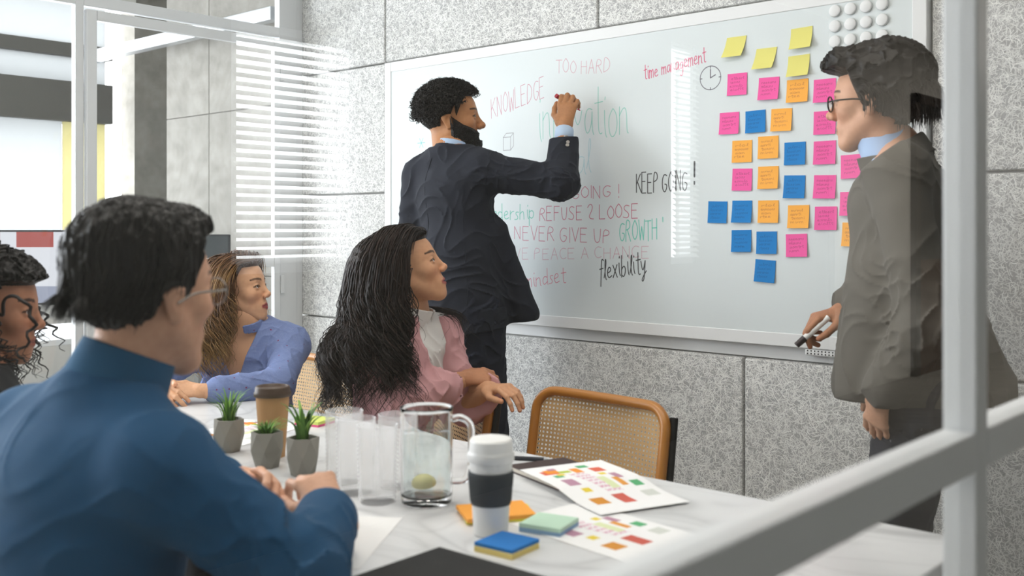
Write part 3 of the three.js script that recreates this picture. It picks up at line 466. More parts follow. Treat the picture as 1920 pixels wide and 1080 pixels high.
const printMap = (cut) => canvas(256, 384, (g, w, h) => {
  g.fillStyle = '#f6f6f6'; g.fillRect(0, 0, w, h);
  const R = [[30, 50, 46, 34, 0], [44, 40, 38, 34, 1], [78, 62, 34, 20, 2], [62, 28, 24, 18, 4], [150, 30, 32, 24, 3], [118, 50, 26, 44, 1], [170, 64, 36, 40, 0], [44, 96, 26, 22, 3], [60, 86, 22, 16, 5], [190, 130, 22, 44, 4], [166, 116, 20, 20, 5], [40, 140, 34, 50, 4], [176, 166, 18, 56, 9], [206, 200, 28, 34, 3], [56, 210, 24, 24, 5], [196, 262, 40, 38, 6], [40, 270, 40, 44, 7], [110, 262, 36, 64, 8]];
  for (const [x, y, a, b, c] of R) { if (cut && y < 110) continue; g.fillStyle = PRINT[c]; g.fillRect(x, y, a, b); }
  for (let i = 0; i < 7; i++) scrawl(g, 'WORKFLOW'.slice(0, 4 + i % 3), 92 + i * 4, 110 + i * 22, 140 + i * 4, 112 + i * 22, 14, '#d99ab2', 2); g.fillStyle = '#dfe8b8'; g.fillRect(140, 150, 24, 80);
});
function sheet(name, label, cx, cz, w, d, turn, y, m, bend) { const g = new THREE.BoxGeometry(w, 0.0006, d, 10, 1, 12), p = g.attributes.position; for (let i = 0; i < p.count; i++) p.setY(i, p.getY(i) + bend(p.getX(i) / w, p.getZ(i) / d)); g.computeVertexNormals(); const o = tag(mesh(name, g, m), label, 'paper', 'loose papers on the table'); o.position.set(cx, TY + y, cz); o.rotation.y = turn; return o; }
const sheetMat = (cut) => new THREE.MeshPhysicalMaterial({ map: texture(printMap(cut)), roughness: 0.75 });
sheet('printed_sheet', 'printed sheet of coloured blocks lying partly under another', -1.105, 1.732, 0.205, 0.31, Math.PI / 2 - 0.12, 0.0008, sheetMat(true), () => 0);
sheet('printed_sheet', 'printed sheet of coloured blocks lying over the dark notebook', -1.272, 1.515, 0.205, 0.33, Math.PI / 2 - 0.37, 0.003, sheetMat(false), (u, v) => 0.0145 * smooth(0.3, -0.1, v) + 0.0014);
sheet('blank_sheet', 'blank white sheet under the hands of the man in blue', -1.43, 2.1, 0.21, 0.29, 0.6, 0.0008, mat(0xf1f1f0, 0.8), () => 0);
sheet('printed_sheet', 'printed sheet of coloured blocks near the kraft cup', -2.34, 1.66, 0.21, 0.29, 0.35, 0.0008, sheetMat(false), () => 0);
{
  const n = thing('notebook', 'dark brown notebook with cream pages under a printed sheet', 'notebook', [-1.41, TY, 1.475], -0.3);
  mesh('cover', [box(0.2, 0.0025, 0.15, 0, 0.0125, 0, 0.001), box(0.2, 0.0025, 0.15, 0, 0.0013, 0, 0.001)], mat(0x3a2724, 0.6), n); mesh('pages', box(0.194, 0.009, 0.144, 0.002, 0.007, 0), mat(0xe8e0d2, 0.9), n);
  const pen = thing('pen', 'dark pen lying beside the notebook', 'pen', [-1.575, TY + 0.005, 1.42], 0.5);
  mesh('barrel', new THREE.CylinderGeometry(0.005, 0.005, 0.11, 14).rotateZ(Math.PI / 2), mat(0x1a1d28, 0.4), pen); mesh('tip', T(new THREE.ConeGeometry(0.005, 0.018, 14), 0.064, 0, 0, 0, 0, -Math.PI / 2), M.steel, pen);
  const tb = thing('tablet', 'black tablet in a folio case at the table edge', 'tablet', [-1.06, TY, 2.12], 0.03);
  mesh('case', box(0.31, 0.012, 0.2, 0, 0.006, 0, 0.004), mat(0x0d0d0e, 0.85), tb); mesh('flap', box(0.31, 0.002, 0.198, 0, 0.0135, 0, 0.0009), mat(0x101011, 0.85), tb);
  const ph = thing('phone', 'dark phone lying beside the planters', 'phone', [-1.875, TY, 1.985], 0.75);
  mesh('body', box(0.075, 0.008, 0.15, 0, 0.004, 0, 0.003), mat(0x9a9a98, 0.35), ph); mesh('screen', box(0.068, 0.0006, 0.14, 0, 0.0083, 0), mat(0x2b2724, 0.12), ph);
}
// ---------- people: heads, hands, bodies ----------
const UPV = [0, 1, 0];
function frame(o, fwd, up = UPV, s = 1) {                       // matrix of a local frame: z forward, y up, x to the left of what faces forward
  const z = unit(fwd), x = unit(cross(up, z)), y = cross(z, x);
  return new THREE.Matrix4().set(x[0] * s, y[0] * s, z[0] * s, o[0], x[1] * s, y[1] * s, z[1] * s, o[1], x[2] * s, y[2] * s, z[2] * s, o[2], 0, 0, 0, 1);
}
const apply = (m, p) => { const v = V(...p).applyMatrix4(m); return [v.x, v.y, v.z]; };
const lin = (hex) => { const c = new THREE.Color(hex); return [c.r, c.g, c.b]; };
const pair = (f) => [f(1), f(-1)];
function headPrims(w) {                                         // w: a woman's softer head
  const P = [ell([0, 0.05, -0.014], 0.073, 0.084, 0.096, 0.03), ell([0, 0.045, 0.034], 0.06, 0.066, 0.058, 0.03), ell([0, -0.018, 0.038], w ? 0.051 : 0.054, 0.078, 0.054, 0.03)];
  const skull = [...P];
  P.push(...pair((s) => cone([s * 0.046, -0.032, 0.002], [s * 0.012, w ? -0.086 : -0.09, 0.064], w ? 0.02 : 0.024, w ? 0.014 : 0.018, 0.025)), ell([0, w ? -0.087 : -0.092, 0.07], w ? 0.016 : 0.02, 0.016, w ? 0.017 : 0.02, 0.02),
    ...pair((s) => ell([s * 0.038, -0.008, 0.06], 0.021, 0.02, 0.023, 0.02)), cone([-0.028, 0.034, w ? 0.078 : 0.08], [0.028, 0.034, w ? 0.078 : 0.08], w ? 0.01 : 0.0125, w ? 0.01 : 0.0125, 0.018),
    cone([0, 0.027, 0.088], [0, -0.013, w ? 0.107 : 0.111], 0.0072, w ? 0.0085 : 0.0105, 0.012), ball([0, -0.016, w ? 0.109 : 0.113], w ? 0.0085 : 0.0105, 0.008), ...pair((s) => ball([s * (w ? 0.0095 : 0.0115), -0.021, 0.102], w ? 0.0072 : 0.0085, 0.008)),
    ell([0, -0.055, 0.077], 0.025, 0.022, 0.017, 0.018), ...pair((s) => dent(ball([s * 0.032, 0.016, 0.1], 0.0135, 0.016))), ...pair((s) => ball([s * 0.0315, 0.016, 0.0785], 0.0137, 0.005)));
  const lips = [...pair((s) => cone([s * 0.0175, -0.053, 0.088], [s * 0.003, -0.0495, 0.0925], 0.0038, w ? 0.0052 : 0.0048, 0.005)), ...pair((s) => cone([s * 0.016, -0.0585, 0.088], [s * 0.003, -0.0612, 0.0915], 0.0042, w ? 0.0062 : 0.0056, 0.005))];
  P.push(...lips, dent(cone([-0.02, -0.0555, 0.0945], [0.02, -0.0555, 0.0945], 0.0018, 0.0018, 0.004)), ...pair((s) => dent(ell([s * 0.0315, 0.0155, 0.0935], 0.0118, 0.0056, 0.009, 0.002))));
  P.push(...pair((s) => econe([s * 0.072, -0.02, -0.004], [s * 0.079, 0.018, -0.014], [0, 0, 1], 0.011, 0.0065, 0.019, 0.0075, 0.006)), ...pair((s) => dent(ell([s * 0.087, 0.004, -0.006], 0.0075, 0.016, 0.0105, 0.004))));
  return { P, skull: field(skull), lips: field(lips) };
}
const LASH = lin(0x1c1310);
function buildHead(o) {                                         // at, face, up, neck (world point), tone, lip, brow, gaze
  const { P, skull, lips } = headPrims(o.woman), s = o.scale ?? 1, m = frame(o.at, o.face, o.up, s), inv = m.clone().invert(), n = apply(inv, o.neck), nr = o.woman ? 0.043 : 0.052;
  const prims = [...P, cone([0, -0.045, -0.022], n, nr, nr * 1.08, 0.025)], f = field(prims), tone = lin(o.tone), lip = lin(o.lip), brow = lin(o.brow);
  const color = ([x, y, z]) => {
    const ax = Math.abs(x); let c = tone.map((v, i) => v * (1 + 0.05 * noise(x * 60, y * 60, z * 60) * (i ? 1.2 : 0.8)));
    if (z > 0.05) {
      const warm = 0.18 * Math.exp(-((ax - 0.036) ** 2 + (y + 0.022) ** 2) / 0.0005) + 0.08 * Math.exp(-(ax * ax + (y + 0.018) ** 2) / 0.0002); c = [c[0] * (1 + warm * 0.1), c[1] * (1 - warm * 0.5), c[2] * (1 - warm * 0.6)];
      if (z > 0.075 && y < -0.04 && y > -0.075) c = mix3(c, lip, smooth(0.0026, 0.0004, lips(x, y, z)));
      const by = 0.0385 + 0.005 * Math.sin(Math.min(1, Math.max(0, (ax - 0.01) / 0.04)) * 2.4), bw = (ax > 0.01 && ax < 0.052) ? smooth(0.0052, 0.0028, Math.abs(y - by) * (1 + Math.max(0, ax - 0.034) * 28)) * smooth(0.009, 0.014, ax) : 0; c = mix3(c, brow, bw * 0.9);
      const e = Math.hypot((ax - 0.0315) / 0.0118, (y - 0.0158) / 0.0056); if (y > 0.0145 && e > 0.8 && e < 1.3 && z > 0.07) c = mix3(c, LASH, 0.85);
    }
    return c;
  };
  const lo = [-0.1, Math.min(-0.12, n[1] - 0.06), Math.min(-0.12, n[2] - 0.06)], hi = [0.1, 0.15, 0.135];
  const geo = skin(f, [lo, hi], 0.0028, color).applyMatrix4(m);
  const eyes = pair((e) => {
    const g = new THREE.SphereGeometry(0.0124, 24, 18), p = g.attributes.position, c = new Float32Array(p.count * 3), gz = unit(o.gaze ?? [0, 0.1, 1]);
    for (let i = 0; i < p.count; i++) { const a = (p.getX(i) * gz[0] + p.getY(i) * gz[1] + p.getZ(i) * gz[2]) / 0.0124; c.set(a > 0.97 ? [0.004, 0.004, 0.004] : a > 0.82 ? [0.05, 0.025, 0.012] : [0.72, 0.7, 0.68], i * 3); }
    g.setAttribute('color', new THREE.BufferAttribute(c, 3)); return g.translate(e * 0.0315, 0.016, 0.0785).applyMatrix4(m);
  });
  return { geo, eyes, m, inv, skull, f, world: (x, y, z) => { const v = apply(inv, [x, y, z]); return f(...v) * s; } };
}
// hair that hugs the skull: thick(p) is its height over the scalp, negative where there is none
function hairCap(h, thick, cell = 0.003, color) {
  const f = (x, y, z) => h.skull(x, y, z) - thick(x, y, z);
  return skin(f, [[-0.13, -0.16, -0.17], [0.13, 0.2, 0.15]], cell, color).applyMatrix4(h.m);
}
// strands that leave the scalp, fall, and lie on whatever they meet
function strands(h, body, n, o) {
  const out = [];
  for (let i = 0; i < n; i++) {
    let dir, root, tries = 0;
    do { const a = rnd() * 6.283, c = rr(-0.5, 1); dir = [Math.cos(a) * Math.sqrt(1 - c * c), c, Math.sin(a) * Math.sqrt(1 - c * c)]; root = snap(h.skull, [dir[0] * 0.075, 0.05 + dir[1] * 0.085, dir[2] * 0.1 - 0.014]); } while (!o.root(root) && tries++ < 60);
    const len = o.length * rr(0.75, 1.08), steps = o.steps ?? 26, ds = len / steps, ph = 2.5 * noise(root[0] * 22, root[1] * 22, root[2] * 22) + rr(-0.4, 0.4), side = root[0] >= (o.part ?? 0) ? 1 : -1, pts = [], start = o.out ? add(grad(h.skull, ...root).slice(0, 3), [rr(-1, 1), rr(-1, 1), rr(-1, 1)], 0.5) : [side * (o.sideways ?? 0.55), o.rise ?? 0.35, o.sweep ?? -0.5];
    if (o.flat) { const n = grad(h.skull, ...root), k = dot(start, n); for (let c = 0; c < 3; c++) start[c] -= n[c] * k * 0.9; }
    if (o.cheek && root[2] > -0.04) { const k = smooth(-0.04, 0.03, root[2]); start[0] = side * (0.55 + 0.5 * k); start[1] = 0.35 - 0.6 * k; start[2] = (o.sweep ?? -0.5) * (1 - k) - 0.12 * k; }
    let p = apply(h.m, add(root, [0, 0, 0])), d = unit(apply(new THREE.Matrix4().extractRotation(h.m), unit(start)));
    const lift = rr(o.low ?? 0.002, o.volume ?? 0.022), wobble = rr(0.6, 1.3) * (o.wave ?? 0);
    const ax = unit(cross(d, UPV));
    for (let k = 0; k <= steps; k++) {
      pts.push([...p]); const t = k / steps;
      d = unit(add(add(d, [0, -1, 0], (o.gravity ?? 0.3) * (o.late ? smooth(0, o.late, t) : 1)), [noise(p[0] * 6, p[1] * 6, i * 0.05), 0, noise(p[2] * 6, p[1] * 6, i * 0.05 + 9)], (o.frizz ?? 0.05)));
      const ang = ph + t * len * (o.freq ?? 60); const wv = wobble * smooth(0.15, 0.6, t);
      p = add(add(add(p, d, ds), ax, Math.cos(ang) * wv * ds), cross(ax, d), Math.sin(ang) * wv * ds);
      for (let q = 0; q < 2; q++) { const dd = body(...p) - lift; if (dd < 0) { const g = grad(body, ...p, 0.004); p = add(p, g, -dd); const into = dot(d, g); if (into < 0) d = unit(add(d, [g[0], g[1], g[2]], -into)); } }
    }
    out.push({ pts, i, tone: rnd() });
  }
  return out;
}
function strandGeo(list, r, color, sides = 4) {
  const pos = [], nor = [], col = [], idx = [];
  for (const { pts, tone, i } of list) {
    const n = pts.length, base = pos.length / 3; let u = [1, 0, 0];
    for (let k = 0; k < n; k++) {
      const a = pts[Math.max(0, k - 1)], b = pts[Math.min(n - 1, k + 1)], t = unit(sub(b, a)); u = unit(sub(u, t.map((v) => v * dot(u, t)))); const w = cross(t, u), q = k / (n - 1), rad = r * (0.65 + 0.7 * ((i * 0.37) % 1)) * (q > 0.55 ? 1 - (q - 0.55) / 0.45 * 0.8 : 1), c = color(q, tone, pts[k]);
      for (let s = 0; s < sides; s++) { const an = s / sides * 6.283, dx = Math.cos(an), dy = Math.sin(an), nn = add(u.map((v) => v * dx), w, dy); pos.push(...add(pts[k], nn, rad)); nor.push(...nn); col.push(...c); if (k) { const A = base + (k - 1) * sides + s, B = base + (k - 1) * sides + (s + 1) % sides; idx.push(A, B, A + sides, B, B + sides, A + sides); } }
    }
  }
  const g = new THREE.BufferGeometry(); g.setIndex(idx); g.setAttribute('position', new THREE.BufferAttribute(new Float32Array(pos), 3)); g.setAttribute('normal', new THREE.BufferAttribute(new Float32Array(nor), 3)); g.setAttribute('color', new THREE.BufferAttribute(new Float32Array(col), 3)); return g;
}
// a hand: wrist at the origin, fingers along z, back of the hand along y, thumb on +x for a right hand; curl lists three bends for each of the four fingers
function buildHand(o) {                                         // at, dir, back, side, curl, spread, thumb, tone, arm
  const t = o.side === 'right' ? 1 : -1, P = [econe([0, 0, 0.012], [0, 0.002, 0.078], [1, 0, 0], 0.026, 0.0155, 0.037, 0.0135, 0.012), cone([0, 0, -(o.stub ?? 0.05)], [0, 0, 0.012], 0.0262, 0.0245, 0.012), ell([t * 0.024, -0.007, 0.032], 0.014, 0.013, 0.026, 0.012)];
  const roots = [[0.029, 0.087], [0.0098, 0.092], [-0.0098, 0.089], [-0.0285, 0.081]], lens = [[0.04, 0.025, 0.02], [0.044, 0.028, 0.021], [0.041, 0.026, 0.02], [0.032, 0.02, 0.018]], rads = [0.0088, 0.009, 0.0086, 0.0077];
  const tips = [];
  roots.forEach(([x, z], i) => {
    let p = [t * x, 0.001, z], a = 0; const yaw = t * (o.spread ?? 0.06) * (1.5 - i);
    (o.curl[i] ?? o.curl[0]).forEach((bend, k) => { a += bend; const d = [Math.sin(yaw) * Math.cos(a), -Math.sin(a), Math.cos(yaw) * Math.cos(a)], q = add(p, d, lens[i][k]), r = rads[i] * (1 - k * 0.09); P.push(cone(p, q, r, r * 0.93, k ? 0.004 : 0.009)); p = q; if (k === 2) tips.push(q); });
  });
  let p = [t * 0.026, -0.006, 0.022]; for (const [i, d] of o.thumb.entries()) { const q = add(p, unit([t * d[0], d[1], d[2]]), [0.042, 0.032, 0.024][i]); P.push(cone(p, q, [0.0135, 0.0105, 0.0095][i], [0.0105, 0.0095, 0.008][i], i ? 0.004 : 0.012)); p = q; }
  tips.push(p);
  const f = field(P), m = frame(o.at, o.dir, o.back, o.scale ?? 1), tone = lin(o.tone);
  const color = ([x, y, z]) => { const k = 0.06 * noise(x * 90, y * 90, z * 90); let near = 9; for (const q of tips) near = Math.min(near, Math.hypot(x - q[0], y - q[1], z - q[2])); const pink = smooth(0.014, 0.006, near) * 0.25; return [tone[0] * (1 + k + pink * 0.3), tone[1] * (1 + k - pink * 0.25), tone[2] * (1 + k - pink * 0.25)]; };
  return skin(f, bounds(P, 0.012), 0.0026, color).applyMatrix4(m);
}
// skeleton to body: N neck base, H pelvis, F chest direction; shoulders follow unless given
function rig(o) {
  const F = unit(o.F), up = unit(sub(o.N, o.H)), w = unit(cross(up, F)), front = cross(w, up), sw = o.sw ?? 0.185, s = o.s ?? 1, at = (l, u, f, from = o.N) => add(add(add(from, w, l), up, u), front, f);
  const J = { ...o, w, up, front, at, shL: o.shL ?? at(sw, -0.05, 0), shR: o.shR ?? at(-sw, -0.05, 0), hipL: o.hipL ?? at(0.09, -0.02, 0, o.H), hipR: o.hipR ?? at(-0.09, -0.02, 0, o.H) };
  const d = o.depth ?? 1, wd = o.wide ?? 1;
  J.torso = [econe(at(0, 0.06, 0, o.H), at(0, 0.24, 0.005, o.H), w, 0.155 * wd, 0.105 * d, 0.138 * wd, 0.1 * d, 0.06), econe(at(0, 0.24, 0.005, o.H), at(0, -0.13, -0.005), w, 0.138 * wd, 0.1 * d, 0.158 * wd, 0.108 * d, 0.06), cone(add(J.shR, w, 0.035), add(J.shL, w, -0.035), 0.058, 0.058, 0.05), ...['shL', 'shR'].map((k) => cone(at(0, 0.015, -0.012), mix3(o.N, J[k], 0.8), 0.05, 0.045, 0.04)), econe(at(0, -0.03, -0.005, o.H), at(0, 0.05, 0, o.H), w, 0.15 * wd, 0.1 * d, 0.158 * wd, 0.105 * d, 0.05)];
  if (o.bust) J.torso.push(...[1, -1].map((e) => ball(at(e * 0.072, -0.215, 0.075), 0.055, 0.05)));
  const a = o.arm ?? 1; J.armL = [cone(J.shL, o.elL, 0.052 * a, 0.041 * a, 0.04), cone(o.elL, o.wrL, 0.041 * a, 0.027 * a, 0.02)]; J.armR = [cone(J.shR, o.elR, 0.052 * a, 0.041 * a, 0.04), cone(o.elR, o.wrR, 0.041 * a, 0.027 * a, 0.02)];
  J.legs = ['L', 'R'].flatMap((k) => [cone(J['hip' + k], o['kn' + k], 0.088 * wd, 0.056, 0.04), cone(o['kn' + k], o['an' + k], 0.054, 0.037, 0.02), cone(o['an' + k], add(add(o['an' + k], o.toe ?? F, 0.11), UPV, -0.045), 0.036, 0.028, 0.03)]);
  J.neck = cone(at(0, -0.03, -0.01), add(o.N, up, 0.05), 0.056, 0.05, 0.04);
  return J;
}
const grown = (prims, g) => prims.map((p) => ({ ...p, R: p.R + g, f: (x, y, z) => p.f(x, y, z) - g }));
const folds = (amp, fx, fy, seed = 0, sx = 1, sz = 1) => (x, y, z) => { const q = noise(x * 3 + seed, y * 3, z * 3) * 0.5, n = noise(x * fx * sx + q + seed, y * fy + q * 2, z * fx * sz - q); return amp * ((1 - Math.abs(n)) ** 3 - 0.3); };
// signed distance to the plane through p facing n (positive beyond it)
const plane = (p, n) => { const u = unit(n), d = dot(p, u); return (x, y, z) => x * u[0] + y * u[1] + z * u[2] - d; };
const smax = (a, b, k) => -smin(-a, -b, k);
function collarBand(J, o) {                                     // a folded collar round the neck: radius, rise, height
  const c = J.at(0, o.y ?? 0.005, o.z ?? 0.005), ax = unit(add(J.up, J.front, o.tilt ?? 0.25)), w = J.w, fr = cross(w, ax), R = o.r, hgt = o.h ?? 0.045;
  return (x, y, z) => { const p = [x - c[0], y - c[1], z - c[2]], a = dot(p, ax), l = dot(p, w), f = dot(p, fr), rad = Math.hypot(l / (o.ex ?? 1), f), t = (a + hgt * 0.5) / hgt, rr_ = R * (1.12 - 0.16 * t), gap = (o.gap ?? 0) * 1 - (f - R * 0.2) * 0; let d = Math.max(Math.abs(rad - rr_) - (o.t ?? 0.004), Math.abs(a) - hgt * 0.5 - (f > 0 ? f * (o.drop ?? 0) : 0)); if (o.gap) d = Math.max(d, f > 0 ? o.gap * (0.4 + Math.max(0, -a + hgt * 0.5) / hgt) - Math.abs(l) : -1); return d; };
}
const weave = canvas(128, 128, (g) => { g.fillStyle = grey(128); g.fillRect(0, 0, 128, 128); for (let y = 0; y < 64; y++) for (let x = 0; x < 64; x++) { g.fillStyle = grey(((x + y) % 4 < 2 ? 165 : 95) + rr(-22, 22)); g.fillRect(x * 2, y * 2, 2, 2); } });
const weaveBump = texture(weave, false, 22, 22), knitBump = texture(canvas(64, 64, (g) => { g.fillStyle = grey(90); g.fillRect(0, 0, 64, 64); for (let i = 0; i < 8; i++) { g.fillStyle = grey(190); g.fillRect(i * 8 + 2, 0, 4, 64); } }), false, 26, 26);
const cloth = (color, bump = 0, tex = weaveBump, sheen = 0.3) => new THREE.MeshPhysicalMaterial({ color, roughness: 0.9, ...(bump > 0.0001 && { bumpMap: tex, bumpScale: bump }), sheen, sheenColor: new THREE.Color(color).lerp(new THREE.Color(0xffffff), 0.35), sheenRoughness: 0.6 });
M.skin = new THREE.MeshPhysicalMaterial({ vertexColors: true, roughness: 0.5, specularIntensity: 0.6 });
M.eye = new THREE.MeshPhysicalMaterial({ vertexColors: true, roughness: 0.12 });
M.hairStrand = new THREE.MeshPhysicalMaterial({ vertexColors: true, roughness: 0.45, specularIntensity: 0.45 });
function person(label, J, head, hands, tone) {                  // one continuous skin: trunk, limbs, head and hands joined into one mesh
  const p = thing('person', label, 'person', [0, 0, 0], 0), t = lin(tone), col = () => t;
  const trunk = [...J.torso, J.neck, ...J.armL, ...J.armR, ...J.legs];
  const geos = [skin(field(trunk), bounds(trunk, 0.02), 0.012, col), head.geo, ...hands];
  const merged = mergeGeometries(geos.map((g) => { const q = g.toNonIndexed(); return q; }));
  mesh('body', merged, M.skin, p); for (const e of head.eyes) mesh('eye', e, M.eye, p);
  return p;
}
function wear(p, name, m, prims, o) {                           // a garment: the limbs it covers, grown, cut at hems, creased
  const base = grown(prims, o.grow ?? 0.012), f0 = field(base), extra = o.extra, cr = o.crease, f = (x, y, z) => { let d = f0(x, y, z); if (extra) d = smin(d, extra(x, y, z), o.ek ?? 0.01); if (cr && Math.abs(d) < 0.05) d -= cr(x, y, z); for (const c of o.cuts ?? []) d = smax(d, c(x, y, z), 0.006); return d; };
  const b = bounds(base, 0.03); if (o.pad) for (let i = 0; i < 3; i++) { b[0][i] -= o.pad; b[1][i] += o.pad; }
  mesh(name, skin(f, b, o.cell ?? 0.006), m, p); return f;
}
// ---------- the man writing ----------
{
  const tone = 0xb27d55, N = [-2.80, 1.548, 0.43], H = [-2.77, 0.955, 0.41];
  const J = rig({ N, H, F: [0.22, 0, -1], sw: 0.195, shL: [-2.965, 1.478, 0.44], shR: [-2.635, 1.49, 0.42], elR: [-2.39, 1.445, 0.278], wrR: [-2.455, 1.655, 0.175], elL: [-2.985, 1.235, 0.47], wrL: [-2.95, 1.0, 0.37],
    knL: [-2.86, 0.5, 0.38], knR: [-2.69, 0.5, 0.35], anL: [-2.87, 0.085, 0.42], anR: [-2.67, 0.085, 0.36], depth: 1.02, wide: 1.04 });
  const head = buildHead({ at: [-2.825, 1.683, 0.415], face: [0.72, 0.08, -0.69], neck: [-2.81, 1.56, 0.44], tone, lip: 0x8a4a3c, brow: 0x1a1210, gaze: [-0.1, 0.12, 1], scale: 1.07 });
  const hand = buildHand({ at: [-2.455, 1.66, 0.173], dir: [-0.02, 0.98, -0.2], back: [0.42, 0.2, 0.88], side: 'right', tone, curl: [[0.5, 0.75, 0.4], [0.55, 0.9, 0.5], [0.6, 1.0, 0.6], [0.65, 1.0, 0.6]], thumb: [[0.7, -0.4, 0.85], [0.15, -0.45, 0.9], [-0.1, -0.35, 0.9]], spread: 0.05, scale: 1.06 });
  const handL = buildHand({ at: [-2.95, 0.995, 0.37], dir: [0.1, -1, -0.15], back: [-0.9, -0.1, 0.3], side: 'left', tone, curl: [[0.3, 0.4, 0.3]], thumb: [[0.5, -0.4, 0.8], [0.2, -0.3, 0.9], [0.1, -0.3, 0.9]] });
  const p = person('man with a short beard in a navy suit writing on the whiteboard', J, head, [hand, handL], tone);
  const navy = cloth(0x131825, 0.00008, weaveBump, 0.02);
  const skirt = [econe(J.at(0, 0.22, 0.0, H), J.at(0.0, -0.07, 0.0, H), J.w, 0.16, 0.122, 0.185, 0.15, 0.05), econe(J.at(-0.1, 0.3, 0.09, H), J.at(-0.14, -0.02, 0.19, H), J.w, 0.055, 0.03, 0.05, 0.035, 0.05)];
  const fj = folds(0.012, 5, 9, 3), fArm = folds(0.009, 16, 10, 8);
  const jacket = wear(p, 'jacket', navy, [...J.torso.slice(0, 5), J.armL[0], J.armR[0], cone(J.elL, mix3(J.elL, J.wrL, 0.9), 0.043, 0.036, 0.03), cone(J.elR, mix3(J.elR, J.wrR, 0.86), 0.043, 0.036, 0.03), ...skirt], { grow: 0.02, cell: 0.0055,
    cuts: [plane(J.at(0, -0.06, 0, H), [0.06, -1, -0.12]), plane(J.at(0, 0.045, 0), J.up), plane(mix3(J.elR, J.wrR, 0.93), sub(J.wrR, J.elR)), plane(mix3(J.elL, J.wrL, 0.95), sub(J.wrL, J.elL))].map((c, i) => i < 2 ? c : ((q, ctr) => (x, y, z) => Math.hypot(x - ctr[0], y - ctr[1], z - ctr[2]) < 0.13 ? q(x, y, z) : -1)(c, i === 2 ? J.wrR : J.wrL)),
    crease: (x, y, z) => { const r = Math.hypot(x - J.elR[0], y - J.elR[1], z - J.elR[2]), l = Math.hypot(x - J.shR[0], y - J.shR[1] + 0.08, z - J.shR[2]); return fj(x, y, z) * 0.45 + fArm(x, y, z) * (smooth(0.16, 0.03, r) + 0.6 * smooth(0.2, 0.05, l)); } });
  const collar = (o) => collarBand(J, o);
  const cf = collar({ r: 0.072, h: 0.05, y: 0.012, z: 0.0, t: 0.006, tilt: 0.3, drop: 0.2 }); mesh('jacket_collar', skin(cf, [add(N, [-0.14, -0.12, -0.14]), add(N, [0.14, 0.13, 0.14])], 0.004), navy, p);
  const sf = collar({ r: 0.062, h: 0.05, y: 0.034, z: 0.0, t: 0.003, tilt: 0.3, drop: 0.1 }); mesh('shirt_collar', skin(sf, [add(N, [-0.14, -0.1, -0.14]), add(N, [0.14, 0.14, 0.14])], 0.0035), cloth(0xa9c0dc, 0.0001), p);
  const cuff = (e, w, t0, t1, r) => cone(mix3(e, w, t0), mix3(e, w, t1), r, r * 0.97, 0.01);
  wear(p, 'shirt_cuff', cloth(0xb4c8e0, 0.0001), [cuff(J.elR, J.wrR, 0.88, 0.985, 0.033)], { grow: 0.003, cell: 0.004, cuts: [plane(mix3(J.elR, J.wrR, 0.995), sub(J.wrR, J.elR))] });
  const trousers = cloth(0x121828, 0.00008, weaveBump, 0.02), ft = folds(0.008, 9, 4, 5);
  wear(p, 'trousers', trousers, [...J.legs.filter((_, i) => i % 3 < 2), J.torso[5], J.torso[0]], { grow: 0.018, cell: 0.008, crease: ft, cuts: [plane([0, 0.06, 0], [0, -1, 0])] });
  for (const k of ['anL', 'anR']) wear(p, 'shoe', mat(0x1b1512, 0.4), [cone(add(J[k], [0, -0.045, 0.04]), add(J[k], [0.03, -0.05, -0.15]), 0.036, 0.03, 0.02)], { grow: 0.004, cell: 0.006, cuts: [plane([0, 0.001, 0], [0, -1, 0])] });
  // details sewn on the jacket
  const stitch = mat(0x141a26, 0.9), on = (pts, r = 0.0013) => tube(pts.map((q) => snap(jacket, q)), r, pts.length * 4, 5);
  const ring = (c, ax, rad, a0, a1, n = 14) => { const u = unit(cross(ax, [0.3, 1, 0.2])), w = cross(unit(ax), u); return Array.from({ length: n }, (_, i) => { const a = a0 + (a1 - a0) * i / (n - 1); return add(add(c, u, Math.cos(a) * rad), w, Math.sin(a) * rad); }); };
  mesh('seam', on(ring(mix3(J.shR, J.elR, 0.08), sub(J.elR, J.shR), 0.085, 0, 6.283, 24)), stitch, p);
  mesh('seam', on(Array.from({ length: 14 }, (_, i) => J.at(0, 0.01 - i * 0.045, -0.14))), stitch, p);
  mesh('seam', on(Array.from({ length: 10 }, (_, i) => J.at(-0.14, -0.2 - i * 0.045, -0.06))), stitch, p);
  const fl = (u, v) => snap(jacket, J.at(-0.19 + 0.02 * v, 0.02 - v * 0.048, 0.0 + u * 0.13, H)), flapPos = [];
  { const g = new THREE.BufferGeometry(), nU = 12, nV = 4, P = [], I = []; for (const off of [0.0015, 0.0055]) for (let v = 0; v <= nV; v++) for (let u = 0; u <= nU; u++) { const q = fl(u / nU - 0.35, v / nV), n = grad(jacket, ...q); P.push(...add(q, n, off)); } const W = nU + 1, L = W * (nV + 1); for (let v = 0; v < nV; v++) for (let u = 0; u < nU; u++) { const a = v * W + u + L; I.push(a, a + 1, a + W, a + 1, a + W + 1, a + W); } for (let u = 0; u < nU; u++) for (const v of [0, nV]) { const a = v * W + u; I.push(a, a + 1, a + L, a + 1, a + L + 1, a + L); } for (let v = 0; v < nV; v++) for (const u of [0, nU]) { const a = v * W + u; I.push(a, a + W, a + L, a + W, a + W + L, a + L); } g.setAttribute('position', new THREE.BufferAttribute(new Float32Array(P), 3)); g.setIndex(I); g.computeVertexNormals(); mesh('pocket_flap', g, navy, p); }
